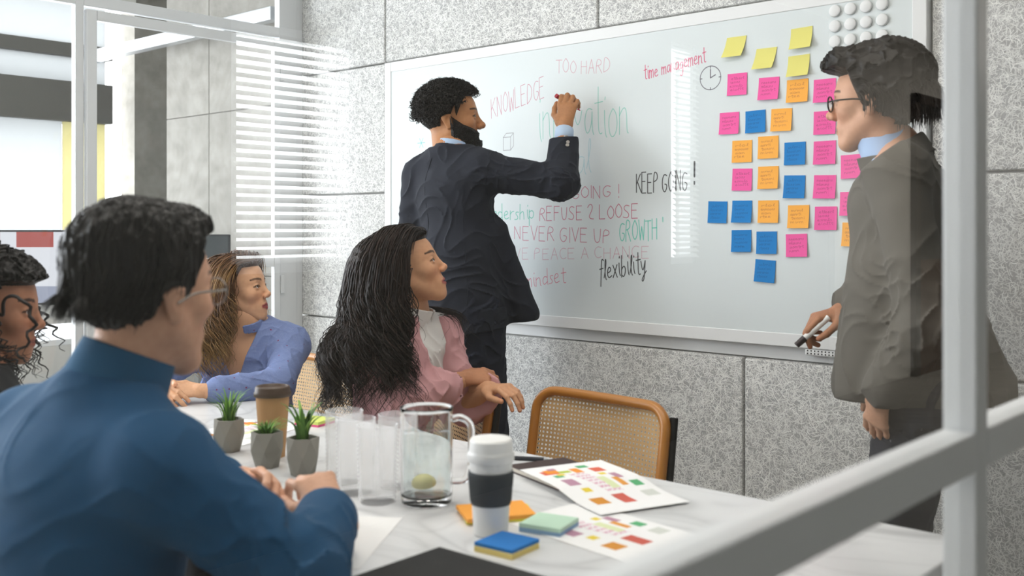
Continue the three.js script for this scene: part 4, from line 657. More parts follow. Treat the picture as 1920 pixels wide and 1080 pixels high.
  for (let i = 0; i < 4; i++) { const q = snap(jacket, add(add(mix3(J.elR, J.wrR, 0.62 + i * 0.065), [0.75, 0, 0.62], 0.045), [0, 0, 0])), n = grad(jacket, ...q); mesh('cuff_button', new THREE.CylinderGeometry(0.0065, 0.0065, 0.004, 14).applyQuaternion(new THREE.Quaternion().setFromUnitVectors(V(0, 1, 0), V(n[0], n[1], n[2]))).translate(...add(q, n, 0.002)), mat(0xa9a39b, 0.3), p); }
  // short curls and beard
  const curls = (x, y, z) => 0.013 * (1 - Math.abs(noise(x * 62, y * 62, z * 62))) ** 1.5 + 0.006 * (1 - Math.abs(noise(x * 130, y * 130, z * 130))), hairC = (q) => { const k = 0.75 + 0.5 * Math.abs(noise(q[0] * 120, q[1] * 120, q[2] * 120)); return [0.01 * k, 0.008 * k, 0.007 * k]; };
  mesh('hair', hairCap(head, (x, y, z) => { const line = z > 0.055 ? y - 0.088 : z > 0.02 ? y - 0.088 + (0.055 - z) * 2.2 : z > -0.035 ? y - 0.012 - Math.max(0, (z + 0.004)) * 2 : y + 0.055 - (z + 0.1) * 0.3, fade = smooth(-0.02, 0.09, y), k = smooth(0, 0.02, line); return line < 0 ? -0.006 : k * (0.0015 + 0.014 * fade + (0.12 + fade) * curls(x, y, z)); }, 0.0026, hairC), M.hairStrand, p);
  mesh('beard', (() => { const f = (x, y, z) => { const ax = Math.abs(x), mouth = Math.hypot(x / 0.025, (y + 0.0565) / 0.0125), edge = Math.min(-0.012 - y + (z < 0.045 ? (0.045 - z) * 0.75 : 0) - Math.max(0, z - 0.045) * 0.45, z - (-0.002), mouth > 1 ? 0.02 : (mouth - 1) * 0.02, z > 0.1 && y > -0.045 && ax < 0.006 ? -0.002 : 1); return head.f(x, y, z) - (edge < 0 || y < -0.125 ? -0.005 : smooth(0, 0.012, edge) * (0.006 + 0.003 * Math.abs(noise(x * 140, y * 140, z * 140)) + (y < -0.07 ? 0.005 : 0))); }; return skin(f, [[-0.085, -0.14, -0.02], [0.085, 0.02, 0.125]], 0.0026, (q) => hairC(q).map((v) => v * 1.1)).applyMatrix4(head.m); })(), M.hairStrand, p);
  const scalp = (x, y, z) => head.world(x, y, z);
  mesh('curls', strandGeo(strands(head, scalp, 2000, { out: true, root: (r) => r[1] > (r[2] > 0.055 ? 0.09 : r[2] > 0 ? 0.06 : 0.03), length: 0.03, steps: 10, gravity: 0.04, wave: 2.2, freq: 420, low: 0.006, volume: 0.021, frizz: 0.3 }), 0.0017, (t, r) => [0.012 + 0.016 * r, 0.01 + 0.013 * r, 0.009 + 0.012 * r], 3), M.hairStrand, p);
  const mk = thing('marker_pen', 'white marker with a red cap held against the board', 'marker', [0, 0, 0]);
  const a = [-2.5, 1.765, 0.1], b = [-2.488, 1.735, 0.022], t = unit(sub(b, a)), qq = new THREE.Quaternion().setFromUnitVectors(V(0, 1, 0), V(...t));
  const mp = (g, s) => g.applyQuaternion(qq).translate(...add(a, t, s));
  mesh('barrel', mp(new THREE.CylinderGeometry(0.0075, 0.0075, 0.1, 18), 0.0), mat(0xf0f0ee, 0.4), mk); mesh('cap', mp(new THREE.CylinderGeometry(0.0085, 0.0085, 0.02, 18), -0.055), mat(0xa5172a, 0.35), mk); mesh('nib', mp(new THREE.CylinderGeometry(0.002, 0.004, 0.02, 12), 0.06), mat(0xb8203a, 0.6), mk);
}
// ---------- the man in grey ----------
{
  const tone = 0xc99a7e, N = [-1.075, 1.465, 0.47], H = [-1.02, 0.87, 0.45];
  const J = rig({ N, H, F: [-0.93, 0, 0.36], sw: 0.19, elL: [-0.925, 1.04, 0.66], wrL: [-1.03, 0.855, 0.68], elR: [-1.19, 1.12, 0.31], wrR: [-1.22, 1.055, 0.44], shR: [-1.12, 1.385, 0.3],
    knL: [-1.06, 0.48, 0.5], knR: [-1.1, 0.48, 0.36], anL: [-1.0, 0.085, 0.52], anR: [-1.06, 0.085, 0.36], depth: 1.08, wide: 1.0 });
  const head = buildHead({ at: [-1.12, 1.605, 0.5], face: [-0.985, -0.02, 0.17], neck: [-1.08, 1.45, 0.48], tone, lip: 0x9c6253, brow: 0x2a211b, scale: 1.03 });
  const hr = buildHand({ at: [-1.223, 1.05, 0.45], dir: [-0.55, -0.22, 0.5], back: [-0.3, 0.9, 0.35], side: 'right', tone: 0xa9775a, curl: [[0.5, 0.75, 0.4], [0.75, 1.1, 0.6], [0.85, 1.2, 0.7], [0.9, 1.2, 0.7]], thumb: [[0.65, -0.45, 0.8], [0.1, -0.4, 0.9], [-0.15, -0.3, 0.9]], scale: 1.02 });
  const hl = buildHand({ at: [-1.03, 0.855, 0.68], dir: [-0.3, -0.8, -0.45], back: [-0.3, -0.3, 0.9], side: 'left', tone, stub: 0.015, curl: [[0.25, 0.3, 0.2]], thumb: [[0.6, -0.3, 0.8], [0.3, -0.3, 0.9], [0.2, -0.2, 0.9]] });
  const p = person('man with thick dark hair and glasses in a grey blazer holding a marker', J, head, [hr, hl], tone);
  const grey_ = cloth(0x55524c, 0, weaveBump, 0.1), fj = folds(0.012, 5, 7, 13), fa = folds(0.01, 14, 9, 4);
  const skirt = [econe(J.at(0, 0.22, 0, H), J.at(0, -0.02, 0.0, H), J.w, 0.165, 0.125, 0.18, 0.165, 0.05), econe(J.at(0.05, -0.3, 0.06), J.at(0.05, 0.0, 0.15, H), J.w, 0.1, 0.06, 0.09, 0.05, 0.05), econe(J.at(-0.02, 0.2, -0.08, H), J.at(-0.02, -0.03, -0.15, H), J.w, 0.12, 0.06, 0.13, 0.07, 0.05)];
  wear(p, 'blazer', grey_, [...J.torso.slice(0, 5), J.armL[0], J.armR[0], cone(J.elL, mix3(J.elL, J.wrL, 0.86), 0.045, 0.038, 0.03), cone(J.elR, mix3(J.elR, J.wrR, 0.8), 0.045, 0.038, 0.03), ...skirt], { grow: 0.02, cell: 0.006,
    cuts: [plane(J.at(0, -0.04, 0, H), [0, -1, 0]), plane(J.at(0, 0.02, 0), add(J.up, J.front, 0.6))], crease: (x, y, z) => { const r = Math.sqrt((x - J.elL[0]) ** 2 + (y - J.elL[1]) ** 2 + (z - J.elL[2]) ** 2); return fj(x, y, z) * 0.5 + fa(x, y, z) * smooth(0.2, 0.04, r); } });
  const band = (name, m, o) => mesh(name, skin(collarBand(J, o), [add(N, [-0.16, -0.12, -0.16]), add(N, [0.16, 0.14, 0.16])], 0.004), m, p);
  band('blazer_collar', grey_, { r: 0.086, h: 0.05, y: -0.012, z: 0.0, t: 0.007, tilt: 0.5, drop: 0.5, gap: 0.04 });
  band('shirt_collar', cloth(0xa9c3e6), { r: 0.068, h: 0.075, y: 0.024, z: 0.012, t: 0.0045, tilt: 0.4, drop: 0.45, gap: 0.012 });
  wear(p, 'shirt', cloth(0xb4cbe8), [J.torso[1], J.torso[2]], { grow: 0.012, cell: 0.008, cuts: [plane(J.at(0, 0.0, 0), J.up)] });
  wear(p, 'trousers', cloth(0x2b2d35, 0, weaveBump, 0.05), [...J.legs.filter((_, i) => i % 3 < 2), J.torso[5], J.torso[0]], { grow: 0.02, cell: 0.009, crease: folds(0.009, 8, 4, 21), cuts: [plane([0, 0.06, 0], [0, -1, 0])] });
  for (const k of ['anL', 'anR']) wear(p, 'shoe', mat(0x1b1512, 0.4), [cone(add(J[k], [0.04, -0.045, 0]), add(J[k], [-0.15, -0.05, 0.05]), 0.036, 0.03, 0.02)], { grow: 0.004, cell: 0.006, cuts: [plane([0, 0.001, 0], [0, -1, 0])] });
  const flow = (x, y, z) => 0.012 * (1 - Math.abs(noise(x * 26, y * 16, z * 14))) ** 2 + 0.003 * noise(x * 120, y * 40, z * 40), hc = (q) => { const k = 0.7 + 0.6 * Math.abs(noise(q[0] * 200, q[1] * 50, q[2] * 60)); return [0.013 * k, 0.011 * k, 0.01 * k]; };
  mesh('hair', hairCap(head, (x, y, z) => { const line = z > 0.05 ? y - 0.082 : z > 0.012 ? y - 0.082 + (0.05 - z) * 2.4 : z > -0.03 ? y + 0.034 : y + 0.08, k = smooth(0, 0.025, line); return line < 0 ? -0.006 : k * (0.01 + 0.022 * smooth(0.0, 0.12, y) + 0.018 * smooth(0.05, 0.09, z) * smooth(0.08, 0.13, y) + 0.014 * smooth(0, -0.08, z) + flow(x, y, z)); }, 0.003, hc), M.hairStrand, p);
  mesh('hair_strands', strandGeo(strands(head, (x, y, z) => head.world(x, y, z), 2200, { root: (r) => r[2] < 0.025 && (r[2] > 0.05 ? r[1] > 0.082 : r[2] > 0.02 ? r[1] > 0.09 : r[2] > -0.03 ? r[1] > 0.03 : r[1] > -0.06), length: 0.1, steps: 14, gravity: 0.3, flat: true, sideways: 0.3, rise: 0.1, sweep: -0.8, wave: 0.2, freq: 60, low: 0.01, volume: 0.028, frizz: 0.03 }), 0.0016, (t, r) => [0.012 + 0.02 * r, 0.01 + 0.017 * r, 0.009 + 0.015 * r], 3), M.hairStrand, p);
  // glasses: two rims, a bridge, temples
  const g = new THREE.Group(); g.name = 'glasses'; p.add(g); g.applyMatrix4(head.m); const black = mat(0x121212, 0.3);
  for (const s of [1, -1]) { mesh('rim', new THREE.TorusGeometry(0.022, 0.0022, 8, 32).scale(1.1, 0.9, 1).translate(s * 0.0325, 0.012, 0.104), black, g); mesh('lens', new THREE.CircleGeometry(0.0215, 24).scale(1.1, 0.9, 1).translate(s * 0.0325, 0.012, 0.1035), M.glass, g); mesh('temple', tube([[s * 0.056, 0.016, 0.102], [s * 0.074, 0.016, 0.08], [s * 0.08, 0.014, 0.02], [s * 0.08, 0.002, -0.01]], 0.0022, 20, 6), black, g); }
  mesh('bridge', tube([[-0.009, 0.016, 0.105], [0, 0.018, 0.109], [0.009, 0.016, 0.105]], 0.002, 8, 6), black, g);
  const mk = thing('marker_pen', 'white marker with a dark tip pointing down in the hand of the man in grey', 'marker', [0, 0, 0]), a = [-1.268, 1.003, 0.535], t = unit([-0.42, -0.5, 0.4]), qq = new THREE.Quaternion().setFromUnitVectors(V(0, 1, 0), V(...t)), mp = (gg, s) => gg.applyQuaternion(qq).translate(...add(a, t, s));
  mesh('barrel', mp(new THREE.CylinderGeometry(0.0085, 0.0085, 0.09, 18), 0), mat(0xededeb, 0.4), mk); mesh('cap', mp(new THREE.CylinderGeometry(0.0085, 0.0098, 0.03, 18), 0.058), mat(0x2c2024, 0.4), mk);
}
// ---------- the man in the blue sweater ----------
{
  const tone = 0xd4a386, N = [-1.53, 1.005, 2.43], H = [-1.57, 0.55, 2.52];
  const J = rig({ N, H, F: [-0.02, 0, -1], sw: 0.2, shL: [-1.755, 0.935, 2.47], shR: [-1.35, 0.925, 2.44], elR: [-1.225, 0.77, 2.3], wrR: [-1.385, 0.8, 2.12], elL: [-1.88, 0.79, 2.3], wrL: [-1.7, 0.79, 2.09],
    knL: [-1.69, 0.5, 2.16], knR: [-1.47, 0.5, 2.16], anL: [-1.69, 0.085, 2.24], anR: [-1.47, 0.085, 2.24], hipL: [-1.67, 0.53, 2.56], hipR: [-1.49, 0.53, 2.56], depth: 1.08, wide: 1.12, arm: 1.08 });
  const head = buildHead({ at: [-1.512, 1.162, 2.385], face: [-0.17, 0.0, -0.985], neck: [-1.525, 1.0, 2.42], tone, lip: 0xb07565, brow: 0x231a15, scale: 1.07 });
  const hr = buildHand({ at: [-1.388, 0.804, 2.115], dir: [-0.75, 0.3, -0.2], back: [0.5, 0.7, 0.35], side: 'right', tone, curl: [[0.5, 0.55, 0.3], [0.6, 0.6, 0.3], [0.7, 0.65, 0.3], [0.8, 0.7, 0.3]], thumb: [[0.5, -0.35, 0.85], [0.1, -0.3, 0.95], [0, -0.3, 0.95]], spread: 0.05 });
  const hl = buildHand({ at: [-1.695, 0.795, 2.085], dir: [0.85, 0.12, 0.0], back: [-0.2, 0.6, -0.7], side: 'left', tone, curl: [[0.35, 0.5, 0.3], [0.4, 0.55, 0.3], [0.45, 0.6, 0.3], [0.5, 0.6, 0.3]], thumb: [[0.5, -0.3, 0.85], [0.1, -0.2, 0.95], [0, -0.2, 0.95]], spread: 0.05 });
  const p = person('man with dark hair in a blue sweater seated at the table', J, head, [hr, hl], tone);
  const blue = cloth(0x07466c, 0, weaveBump, 0.15), fj = folds(0.012, 5, 6, 31), fa = folds(0.01, 10, 8, 2);
  wear(p, 'sweater', blue, [...J.torso, J.armL[0], J.armR[0], cone(J.elL, mix3(J.elL, J.wrL, 0.85), 0.047, 0.036, 0.03), cone(J.elR, mix3(J.elR, J.wrR, 0.85), 0.047, 0.036, 0.03)], { grow: 0.017, cell: 0.0065, cuts: [plane(J.at(0, 0.05, 0), J.up)], crease: (x, y, z) => fj(x, y, z) * 0.25 + fa(x, y, z) * smooth(0.22, 0.05, Math.sqrt((x - J.elR[0]) ** 2 + (y - J.elR[1]) ** 2 + (z - J.elR[2]) ** 2)) });
  for (const [e, w] of [[J.elR, J.wrR], [J.elL, J.wrL]]) wear(p, 'cuff', blue, [cone(mix3(e, w, 0.78), mix3(e, w, 0.92), 0.037, 0.035, 0.01)], { grow: 0.006, cell: 0.004 });
  mesh('collar', skin(collarBand(J, { r: 0.07, h: 0.08, y: 0.045, z: 0.0, t: 0.006, tilt: 0.2 }), [add(N, [-0.14, -0.1, -0.14]), add(N, [0.14, 0.15, 0.14])], 0.004), cloth(0x1d5478, 0, weaveBump, 0.15), p);
  wear(p, 'trousers', cloth(0x22252e, 0, weaveBump, 0.05), [...J.legs.filter((_, i) => i % 3 < 2), J.torso[5]], { grow: 0.018, cell: 0.01, cuts: [plane([0, 0.06, 0], [0, -1, 0])] });
  for (const k of ['anL', 'anR']) wear(p, 'shoe', mat(0x1b1512, 0.4), [cone(add(J[k], [0, -0.045, 0.04]), add(J[k], [0, -0.05, -0.15]), 0.036, 0.03, 0.02)], { grow: 0.004, cell: 0.007, cuts: [plane([0, 0.001, 0], [0, -1, 0])] });
  const hc = (q) => { const k = 0.6 + 0.9 * Math.abs(noise(q[0] * 160, q[1] * 18, q[2] * 160)); return [0.009 * k, 0.007 * k, 0.006 * k]; };
  mesh('hair', hairCap(head, (x, y, z) => { const line = z > 0.055 ? y - 0.085 : z > 0.02 ? y - 0.085 + (0.055 - z) * 2.4 : z > -0.03 ? y - 0.004 : y + 0.088 + (z + 0.1) * 0.2, k = smooth(0, 0.022, line); return line < 0 ? -0.006 : k * (0.006 + 0.012 * smooth(0.02, 0.13, y) + 0.005 * smooth(0.0, -0.06, z) + 0.006 * (1 - Math.abs(noise(x * 70, y * 9, z * 40))) ** 2 + 0.012 * smooth(0.03, 0.08, z) * smooth(0.09, 0.13, y)); }, 0.003, hc), M.hairStrand, p);
  mesh('hair_strands', strandGeo(strands(head, (x, y, z) => head.world(x, y, z), 2600, { root: (r) => r[2] < 0.06 && (r[2] > 0.055 ? r[1] > 0.086 : r[2] > 0.02 ? r[1] > 0.095 : r[2] > -0.03 ? r[1] > 0.045 : r[1] > -0.05), length: 0.06, steps: 12, gravity: 0.16, flat: true, sideways: 0.3, rise: -0.25, sweep: -0.8, low: 0.005, volume: 0.015, frizz: 0.02 }), 0.0015, (t, r) => [0.007 + 0.014 * r, 0.0055 + 0.011 * r, 0.005 + 0.009 * r], 3), M.hairStrand, p);
  const g = new THREE.Group(); g.name = 'glasses'; p.add(g); g.applyMatrix4(head.m); const wire = mat(0x8f8a84, 0.3, { metalness: 0.7 });
  for (const s of [1, -1]) { mesh('rim', new THREE.TorusGeometry(0.022, 0.0015, 8, 32).scale(1.1, 0.95, 1).translate(s * 0.0325, 0.012, 0.104), wire, g); mesh('lens', new THREE.CircleGeometry(0.0215, 24).scale(1.1, 0.95, 1).translate(s * 0.0325, 0.012, 0.1035), M.glass, g); mesh('temple', tube([[s * 0.056, 0.016, 0.102], [s * 0.074, 0.016, 0.08], [s * 0.081, 0.014, 0.02], [s * 0.081, 0.002, -0.01]], 0.0018, 20, 6), wire, g); }
  mesh('bridge', tube([[-0.009, 0.016, 0.105], [0, 0.018, 0.109], [0.009, 0.016, 0.105]], 0.0015, 8, 6), wire, g);
}
// ---------- the woman in the blue shirt ----------
const denimDots = canvas(256, 256, (g) => { g.fillStyle = '#7485b3'; g.fillRect(0, 0, 256, 256); for (let i = 0; i < 1500; i++) { g.fillStyle = `rgba(${rnd() < 0.5 ? '255,255,255' : '40,50,110'},${rr(0.03, 0.1)})`; rnd() < 0.5 ? g.fillRect(rnd() * 256, rnd() * 256, rr(6, 26), 1.2) : g.fillRect(rnd() * 256, rnd() * 256, 1.2, rr(6, 26)); } for (let i = 0; i < 14; i++) { g.fillStyle = '#7a2f52'; g.beginPath(); g.arc((i % 4) * 64 + (i >> 2) % 2 * 32 + 16, (i >> 2) * 64 + 20, 3, 0, 6.3); g.fill(); } });
{
  const tone = 0xdba985, N = [-3.005, 0.935, 1.17], H = [-3.06, 0.5, 1.09];
  const J = rig({ N, H, F: [0.5, 0, 0.86], sw: 0.165, shL: [-2.895, 0.872, 1.052], shR: [-3.105, 0.872, 1.285], elL: [-2.72, 0.775, 1.235], wrL: [-2.78, 0.775, 1.455], elR: [-3.01, 0.79, 1.5], wrR: [-2.90, 0.775, 1.56],
    knL: [-2.85, 0.5, 1.45], knR: [-3.0, 0.5, 1.55], anL: [-2.88, 0.085, 1.4], anR: [-3.02, 0.085, 1.5], hipL: [-2.99, 0.51, 1.06], hipR: [-3.13, 0.51, 1.16], depth: 0.92, wide: 0.86, arm: 0.86, bust: true, toe: [0.5, 0, 0.86] });
  const head = buildHead({ woman: true, at: [-3.015, 1.052, 1.185], face: [0.84, 0.16, -0.5], neck: [-3.005, 0.925, 1.165], tone, lip: 0xa04848, brow: 0x4a3122, scale: 0.96, gaze: [0.05, 0.2, 1] });
  const hl = buildHand({ at: [-2.785, 0.778, 1.46], dir: [-0.35, 0.02, 0.7], back: [0.35, 0.85, 0.3], side: 'left', tone, curl: [[0.45, 0.5, 0.3], [0.5, 0.55, 0.3], [0.55, 0.6, 0.3], [0.6, 0.6, 0.3]], thumb: [[0.45, 0.15, 0.85], [0.0, 0.0, 0.95], [-0.2, -0.1, 0.95]], scale: 0.9, spread: 0.04 });
  const hr = buildHand({ at: [-2.91, 0.778, 1.555], dir: [0.85, 0.0, 0.12], back: [-0.1, 0.75, 0.6], side: 'right', tone, curl: [[0.5, 0.6, 0.3], [0.55, 0.65, 0.3], [0.6, 0.7, 0.3], [0.65, 0.7, 0.3]], thumb: [[0.4, 0.25, 0.85], [0.0, 0.1, 0.95], [-0.2, 0, 0.95]], scale: 0.9, spread: 0.04 });
  const p = person('woman with wavy blonde-tipped hair in a blue shirt, hands folded on the table', J, head, [hl, hr], tone); p.position.set(-0.03, 0, 0.03);
  const shirt = new THREE.MeshPhysicalMaterial({ map: texture(denimDots, true, 5, 5), roughness: 0.9 }), fj = folds(0.014, 7, 5, 41), fa = folds(0.012, 14, 10, 6);
  const vneck = (x, y, z) => { const q = [x - J.N[0], y - J.N[1], z - J.N[2]], l = Math.abs(dot(q, J.w)), u = dot(q, J.up), f = dot(q, J.front); return f < 0.02 ? u - 0.03 - 0.0 * l : Math.max(u - 0.03, Math.min(0.2, (u + 0.19) * 0.34 - l)); };
  const f = wear(p, 'shirt', shirt, [...J.torso, J.armL[0], J.armR[0], cone(J.elL, mix3(J.elL, J.wrL, 0.8), 0.037, 0.032, 0.03), cone(J.elR, mix3(J.elR, J.wrR, 0.78), 0.037, 0.032, 0.03)], { grow: 0.014, cell: 0.0055, cuts: [vneck], crease: (x, y, z) => fj(x, y, z) * 0.35 + fa(x, y, z) * 0.25 });
  for (const [e, w] of [[J.elL, J.wrL], [J.elR, J.wrR]]) wear(p, 'cuff', shirt, [cone(mix3(e, w, 0.66), mix3(e, w, 0.86), 0.037, 0.034, 0.01)], { grow: 0.007, cell: 0.0045 });
  mesh('collar', skin(collarBand(J, { r: 0.07, h: 0.05, y: 0.015, z: 0.01, t: 0.004, tilt: 0.55, drop: 0.5, gap: 0.085 }), [add(N, [-0.15, -0.12, -0.15]), add(N, [0.15, 0.13, 0.15])], 0.0038), shirt, p);
  wear(p, 'trousers', cloth(0x23252c), [...J.legs.filter((_, i) => i % 3 < 2), J.torso[5]], { grow: 0.016, cell: 0.011, cuts: [plane([0, 0.06, 0], [0, -1, 0])] });
  for (const k of ['anL', 'anR']) wear(p, 'shoe', mat(0x1b1512, 0.4), [cone(add(J[k], [-0.02, -0.048, -0.03]), add(J[k], [0.07, -0.055, 0.12]), 0.032, 0.026, 0.02)], { grow: 0.004, cell: 0.008, cuts: [plane([0, 0.001, 0], [0, -1, 0])] });
  const dark = lin(0x3d2a1e), mid = lin(0x6e4c30), fair = lin(0xc09a64), hc = (t, r) => mix3(mix3(dark, mid, Math.min(1, r * 0.8 + t * 0.6)), fair, smooth(0.38, 0.95, t) * (0.45 + 0.55 * r));
  mesh('scalp_hair', hairCap(head, (x, y, z) => { const line = z > 0.05 ? y - 0.088 : z > 0.0 ? y - 0.088 + (0.05 - z) * 1.9 : y + 0.03, k = smooth(0, 0.02, line); return line < 0 ? -0.006 : k * (0.012 + 0.003 * Math.abs(noise(x * 140, y * 20, z * 60))); }, 0.0034, (q) => mix3(dark, mid, Math.abs(noise(q[0] * 150, q[1] * 20, q[2] * 80)) * 0.8)), M.hairStrand, p);
  const shield = ell([0, -0.01, 0.1], 0.066, 0.11, 0.078).f, under = (x, y, z) => { const q = apply(head.inv, [x, y, z]); return Math.min(head.world(x, y, z), f(x, y, z), shield(...q)); }, root = (r) => r[2] < 0.045 && (r[2] > 0.05 ? r[1] > 0.088 : r[2] > 0 ? r[1] > 0.088 - (0.05 - r[2]) * 1.9 : r[1] > -0.02);
  mesh('long_hair', strandGeo(strands(head, under, 3000, { root, length: 0.34, steps: 22, gravity: 0.7, late: 0.15, cheek: true, sweep: -0.8, part: -0.015, wave: 0.85, freq: 55, volume: 0.022, frizz: 0.05 }), 0.0014, hc, 3), M.hairStrand, p);
  mesh('parted_hair', strandGeo(strands(head, (x, y, z) => head.world(x, y, z), 700, { root: (r) => r[2] > 0.0 && r[1] > 0.092, flat: true, length: 0.17, steps: 16, gravity: 0.22, late: 0.5, sideways: 0.95, rise: 0.1, sweep: -0.55, part: -0.015, low: 0.014, volume: 0.024, frizz: 0.02 }), 0.0015, hc, 3), M.hairStrand, p);
}
// ---------- the woman in the pink cardigan ----------
{
  const tone = 0xcd9a76, N = [-2.315, 1.0, 1.1], H = [-2.36, 0.53, 1.14];
  const J = rig({ N, H, F: [0.9, 0, -0.42], sw: 0.165, shR: [-2.335, 0.93, 1.245], shL: [-2.335, 0.94, 0.965], elR: [-2.215, 0.765, 1.225], wrR: [-2.155, 0.825, 1.03], elL: [-2.2, 0.74, 0.96], wrL: [-2.1, 0.8, 0.98],
    knR: [-2.34, 0.5, 1.56], knL: [-2.2, 0.5, 1.48], anR: [-2.33, 0.085, 1.52], anL: [-2.2, 0.085, 1.44], hipR: [-2.33, 0.51, 1.22], hipL: [-2.37, 0.51, 1.06], depth: 0.95, wide: 0.86, arm: 0.9, bust: true, toe: [0.2, 0, 0.95] });
  const head = buildHead({ woman: true, at: [-2.293, 1.14, 1.115], face: [0.72, 0.34, -0.6], neck: [-2.315, 0.99, 1.1], tone, lip: 0x9a4a48, brow: 0x20150f, scale: 0.98, gaze: [0, 0.25, 1] });
  const hr = buildHand({ at: [-2.155, 0.828, 1.03], dir: [0.35, 0.05, -0.75], back: [0.5, 0.8, 0.25], side: 'right', tone: 0xb98260, curl: [[0.55, 0.5, 0.3], [0.6, 0.55, 0.3], [0.65, 0.55, 0.3], [0.7, 0.6, 0.3]], thumb: [[0.6, -0.3, 0.8], [0.2, -0.3, 0.9], [0.1, -0.3, 0.9]], scale: 0.92, spread: 0.05 });
  const hl = buildHand({ at: [-2.1, 0.8, 0.98], dir: [0.9, 0.1, 0.05], back: [0, 0.95, 0.1], side: 'left', tone, curl: [[0.55, 0.5, 0.3]], thumb: [[0.5, -0.3, 0.85], [0.1, -0.2, 0.95], [0, -0.2, 0.95]], scale: 0.92 });
  const p = person('woman with long wavy black hair in a pink cardigan looking up', J, head, [hr, hl], tone);
  const pink = cloth(0xc9989a, 0, weaveBump, 0.25), fj = folds(0.016, 8, 5, 51), fa = folds(0.014, 14, 9, 16);
  const open = (x, y, z) => { const q = [x - J.N[0], y - J.N[1], z - J.N[2]], l = Math.abs(dot(q, J.w)), f = dot(q, J.front), u = dot(q, J.up); return f < 0.03 ? u - 0.02 : Math.max(u - 0.02, 0.052 + Math.min(0, u + 0.05) * 0.04 - l); };
  const f = wear(p, 'cardigan', pink, [...J.torso, J.armL[0], J.armR[0], cone(J.elL, mix3(J.elL, J.wrL, 0.85), 0.04, 0.036, 0.03), cone(J.elR, mix3(J.elR, J.wrR, 0.84), 0.04, 0.036, 0.03)], { grow: 0.02, cell: 0.0055, cuts: [open], crease: (x, y, z) => fj(x, y, z) * 0.55 + fa(x, y, z) * 0.35 });
  const white = cloth(0xdcdad6, 0, weaveBump, 0.1), f2 = wear(p, 'shirt', white, J.torso, { grow: 0.013, cell: 0.006, cuts: [plane(J.at(0, 0.03, 0), J.up)], crease: folds(0.008, 7, 4, 9) });
  mesh('shirt_collar', skin(collarBand(J, { r: 0.062, h: 0.045, y: 0.025, z: 0.008, t: 0.004, tilt: 0.5, drop: 0.35, gap: 0.014 }), [add(N, [-0.14, -0.12, -0.14]), add(N, [0.14, 0.13, 0.14])], 0.0038), white, p);
  for (let i = 0; i < 5; i++) { const q = snap(f2, J.at(0, -0.06 - i * 0.07, 0.14)), n = grad(f2, ...q); mesh('button', new THREE.SphereGeometry(0.0045, 10, 8).scale(1, 1, 0.6).translate(...add(q, n, 0.001)), mat(0xe8e6e2, 0.3), p); }
  wear(p, 'trousers', cloth(0x2a2c33), [...J.legs.filter((_, i) => i % 3 < 2), J.torso[5]], { grow: 0.016, cell: 0.011, cuts: [plane([0, 0.06, 0], [0, -1, 0])] });
  for (const k of ['anL', 'anR']) wear(p, 'shoe', mat(0x1b1512, 0.4), [cone(add(J[k], [0, -0.048, -0.03]), add(J[k], [0.03, -0.055, 0.13]), 0.032, 0.026, 0.02)], { grow: 0.004, cell: 0.008, cuts: [plane([0, 0.001, 0], [0, -1, 0])] });
  const blk = lin(0x17110f), hi = lin(0x32241d), hc = (t, r) => mix3(blk, hi, r * r);
  mesh('scalp_hair', hairCap(head, (x, y, z) => { const line = z > 0.05 ? y - 0.085 : z > 0.0 ? y - 0.085 + (0.05 - z) * 2.0 : y + 0.03, k = smooth(0, 0.02, line); return line < 0 ? -0.006 : k * (0.013 + 0.003 * Math.abs(noise(x * 140, y * 20, z * 60))); }, 0.0034, (q) => mix3(blk, hi, Math.abs(noise(q[0] * 150, q[1] * 20, q[2] * 80)) * 0.5)), M.hairStrand, p);
  const shield = ell([0, -0.01, 0.1], 0.066, 0.11, 0.078).f, under = (x, y, z) => { const q = apply(head.inv, [x, y, z]); return Math.min(head.world(x, y, z), f(x, y, z), shield(...q)); }, root = (r) => r[2] < 0.045 && (r[2] > 0.05 ? r[1] > 0.085 : r[2] > 0 ? r[1] > 0.085 - (0.05 - r[2]) * 2 : r[1] > -0.02);
  mesh('long_hair', strandGeo(strands(head, under, 3200, { root, length: 0.47, steps: 27, gravity: 0.75, late: 0.15, cheek: true, sweep: -0.75, sideways: 0.5, part: 0.01, wave: 0.95, freq: 48, volume: 0.022, frizz: 0.05 }), 0.0015, hc, 3), M.hairStrand, p);
  mesh('parted_hair', strandGeo(strands(head, (x, y, z) => head.world(x, y, z), 700, { root: (r) => r[2] > 0.0 && r[1] > 0.09, flat: true, length: 0.18, steps: 16, gravity: 0.22, late: 0.5, sideways: 0.95, rise: 0.1, sweep: -0.55, part: 0.01, low: 0.014, volume: 0.024, frizz: 0.02 }), 0.0015, hc, 3), M.hairStrand, p);
}
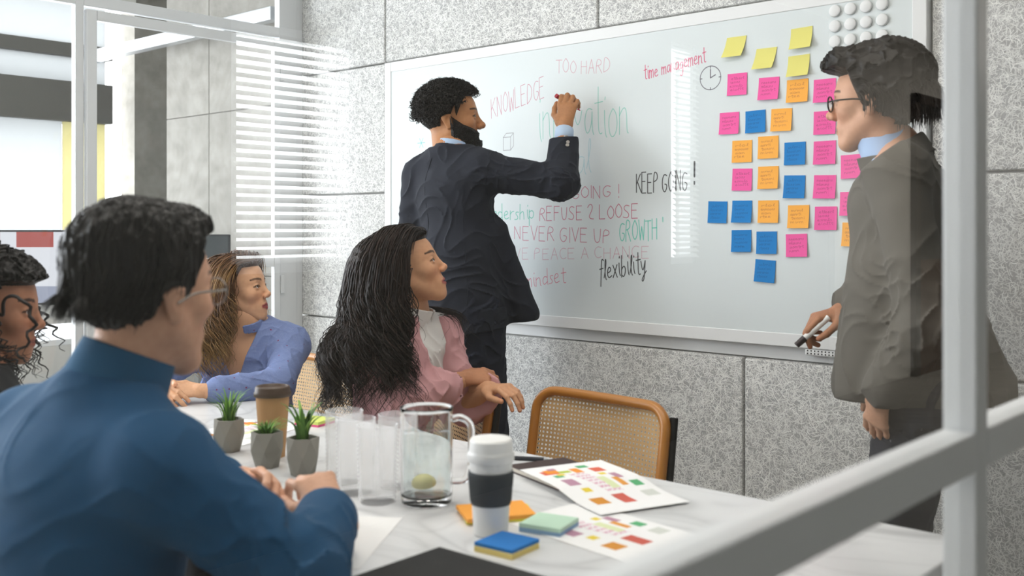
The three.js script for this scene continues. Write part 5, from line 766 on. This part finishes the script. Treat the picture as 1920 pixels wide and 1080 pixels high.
// ---------- the curly haired person at the end ----------
{
  const tone = 0xb07c60, N = [-2.44, 0.955, 2.25], H = [-2.47, 0.52, 2.36];
  const J = rig({ N, H, F: [0.25, 0, -0.95], sw: 0.175, elL: [-2.7, 0.8, 2.2], wrL: [-2.62, 0.79, 2.0], elR: [-2.2, 0.8, 2.18], wrR: [-2.3, 0.79, 1.98], knL: [-2.55, 0.5, 1.98], knR: [-2.36, 0.5, 1.98], anL: [-2.55, 0.085, 2.05], anR: [-2.36, 0.085, 2.05], hipL: [-2.55, 0.51, 2.3], hipR: [-2.38, 0.51, 2.3], wide: 0.95 });
  const head = buildHead({ woman: true, at: [-2.44, 1.075, 2.22], face: [0.62, -0.04, -0.78], neck: [-2.44, 0.94, 2.24], tone, lip: 0x9a5a4c, brow: 0x1a1210, scale: 1.0 });
  const hands = [['left', J.wrL], ['right', J.wrR]].map(([side, at]) => buildHand({ at, dir: [side === 'left' ? 0.5 : -0.5, 0, -0.8], back: [0, 1, 0], side, tone, curl: [[0.3, 0.4, 0.3]], thumb: [[0.6, -0.1, 0.8], [0.3, -0.1, 0.9], [0.2, -0.1, 0.9]], scale: 0.95 }));
  const p = person('person with black curly hair in dark clothes beside the man in blue', J, head, hands, tone), dark = cloth(0x16171a, 0, weaveBump, 0.05); p.position.set(-0.03, 0, 0.03);
  const f = wear(p, 'top', dark, [...J.torso, J.armL[0], J.armR[0], J.armL[1], J.armR[1]], { grow: 0.014, cell: 0.008, cuts: [plane(J.at(0, 0.03, 0), J.up)], crease: folds(0.01, 7, 5, 71) });
  wear(p, 'trousers', dark, [...J.legs.filter((_, i) => i % 3 < 2), J.torso[5]], { grow: 0.016, cell: 0.012, cuts: [plane([0, 0.06, 0], [0, -1, 0])] });
  const hc = (t, r) => [0.008 + 0.012 * r, 0.0065 + 0.009 * r, 0.006 + 0.008 * r];
  mesh('scalp_hair', hairCap(head, (x, y, z) => { const line = z > 0.04 ? y - 0.075 : z > -0.01 ? y - 0.075 + (0.04 - z) * 2.0 : y + 0.06, k = smooth(0, 0.02, line); return line < 0 ? -0.006 : k * (0.02 + 0.016 * (1 - Math.abs(noise(x * 40, y * 40, z * 40)))); }, 0.004, () => hc(0, 0.2)), M.hairStrand, p);
  const shield = ell([0, -0.01, 0.1], 0.066, 0.11, 0.078).f, under = (x, y, z) => { const q = apply(head.inv, [x, y, z]); return Math.min(head.world(x, y, z), f(x, y, z), shield(...q)); }, root = (r) => r[2] < 0.045 && (r[2] > 0.04 ? r[1] > 0.078 : r[2] > -0.01 ? r[1] > 0.075 - (0.04 - r[2]) * 2 : r[1] > -0.05);
  mesh('curls', strandGeo(strands(head, under, 800, { root, length: 0.3, steps: 34, gravity: 0.22, sweep: -0.6, wave: 1.5, freq: 150, volume: 0.05, frizz: 0.2 }), 0.0032, hc), M.hairStrand, p);
}
renderer.render(scene, camera);
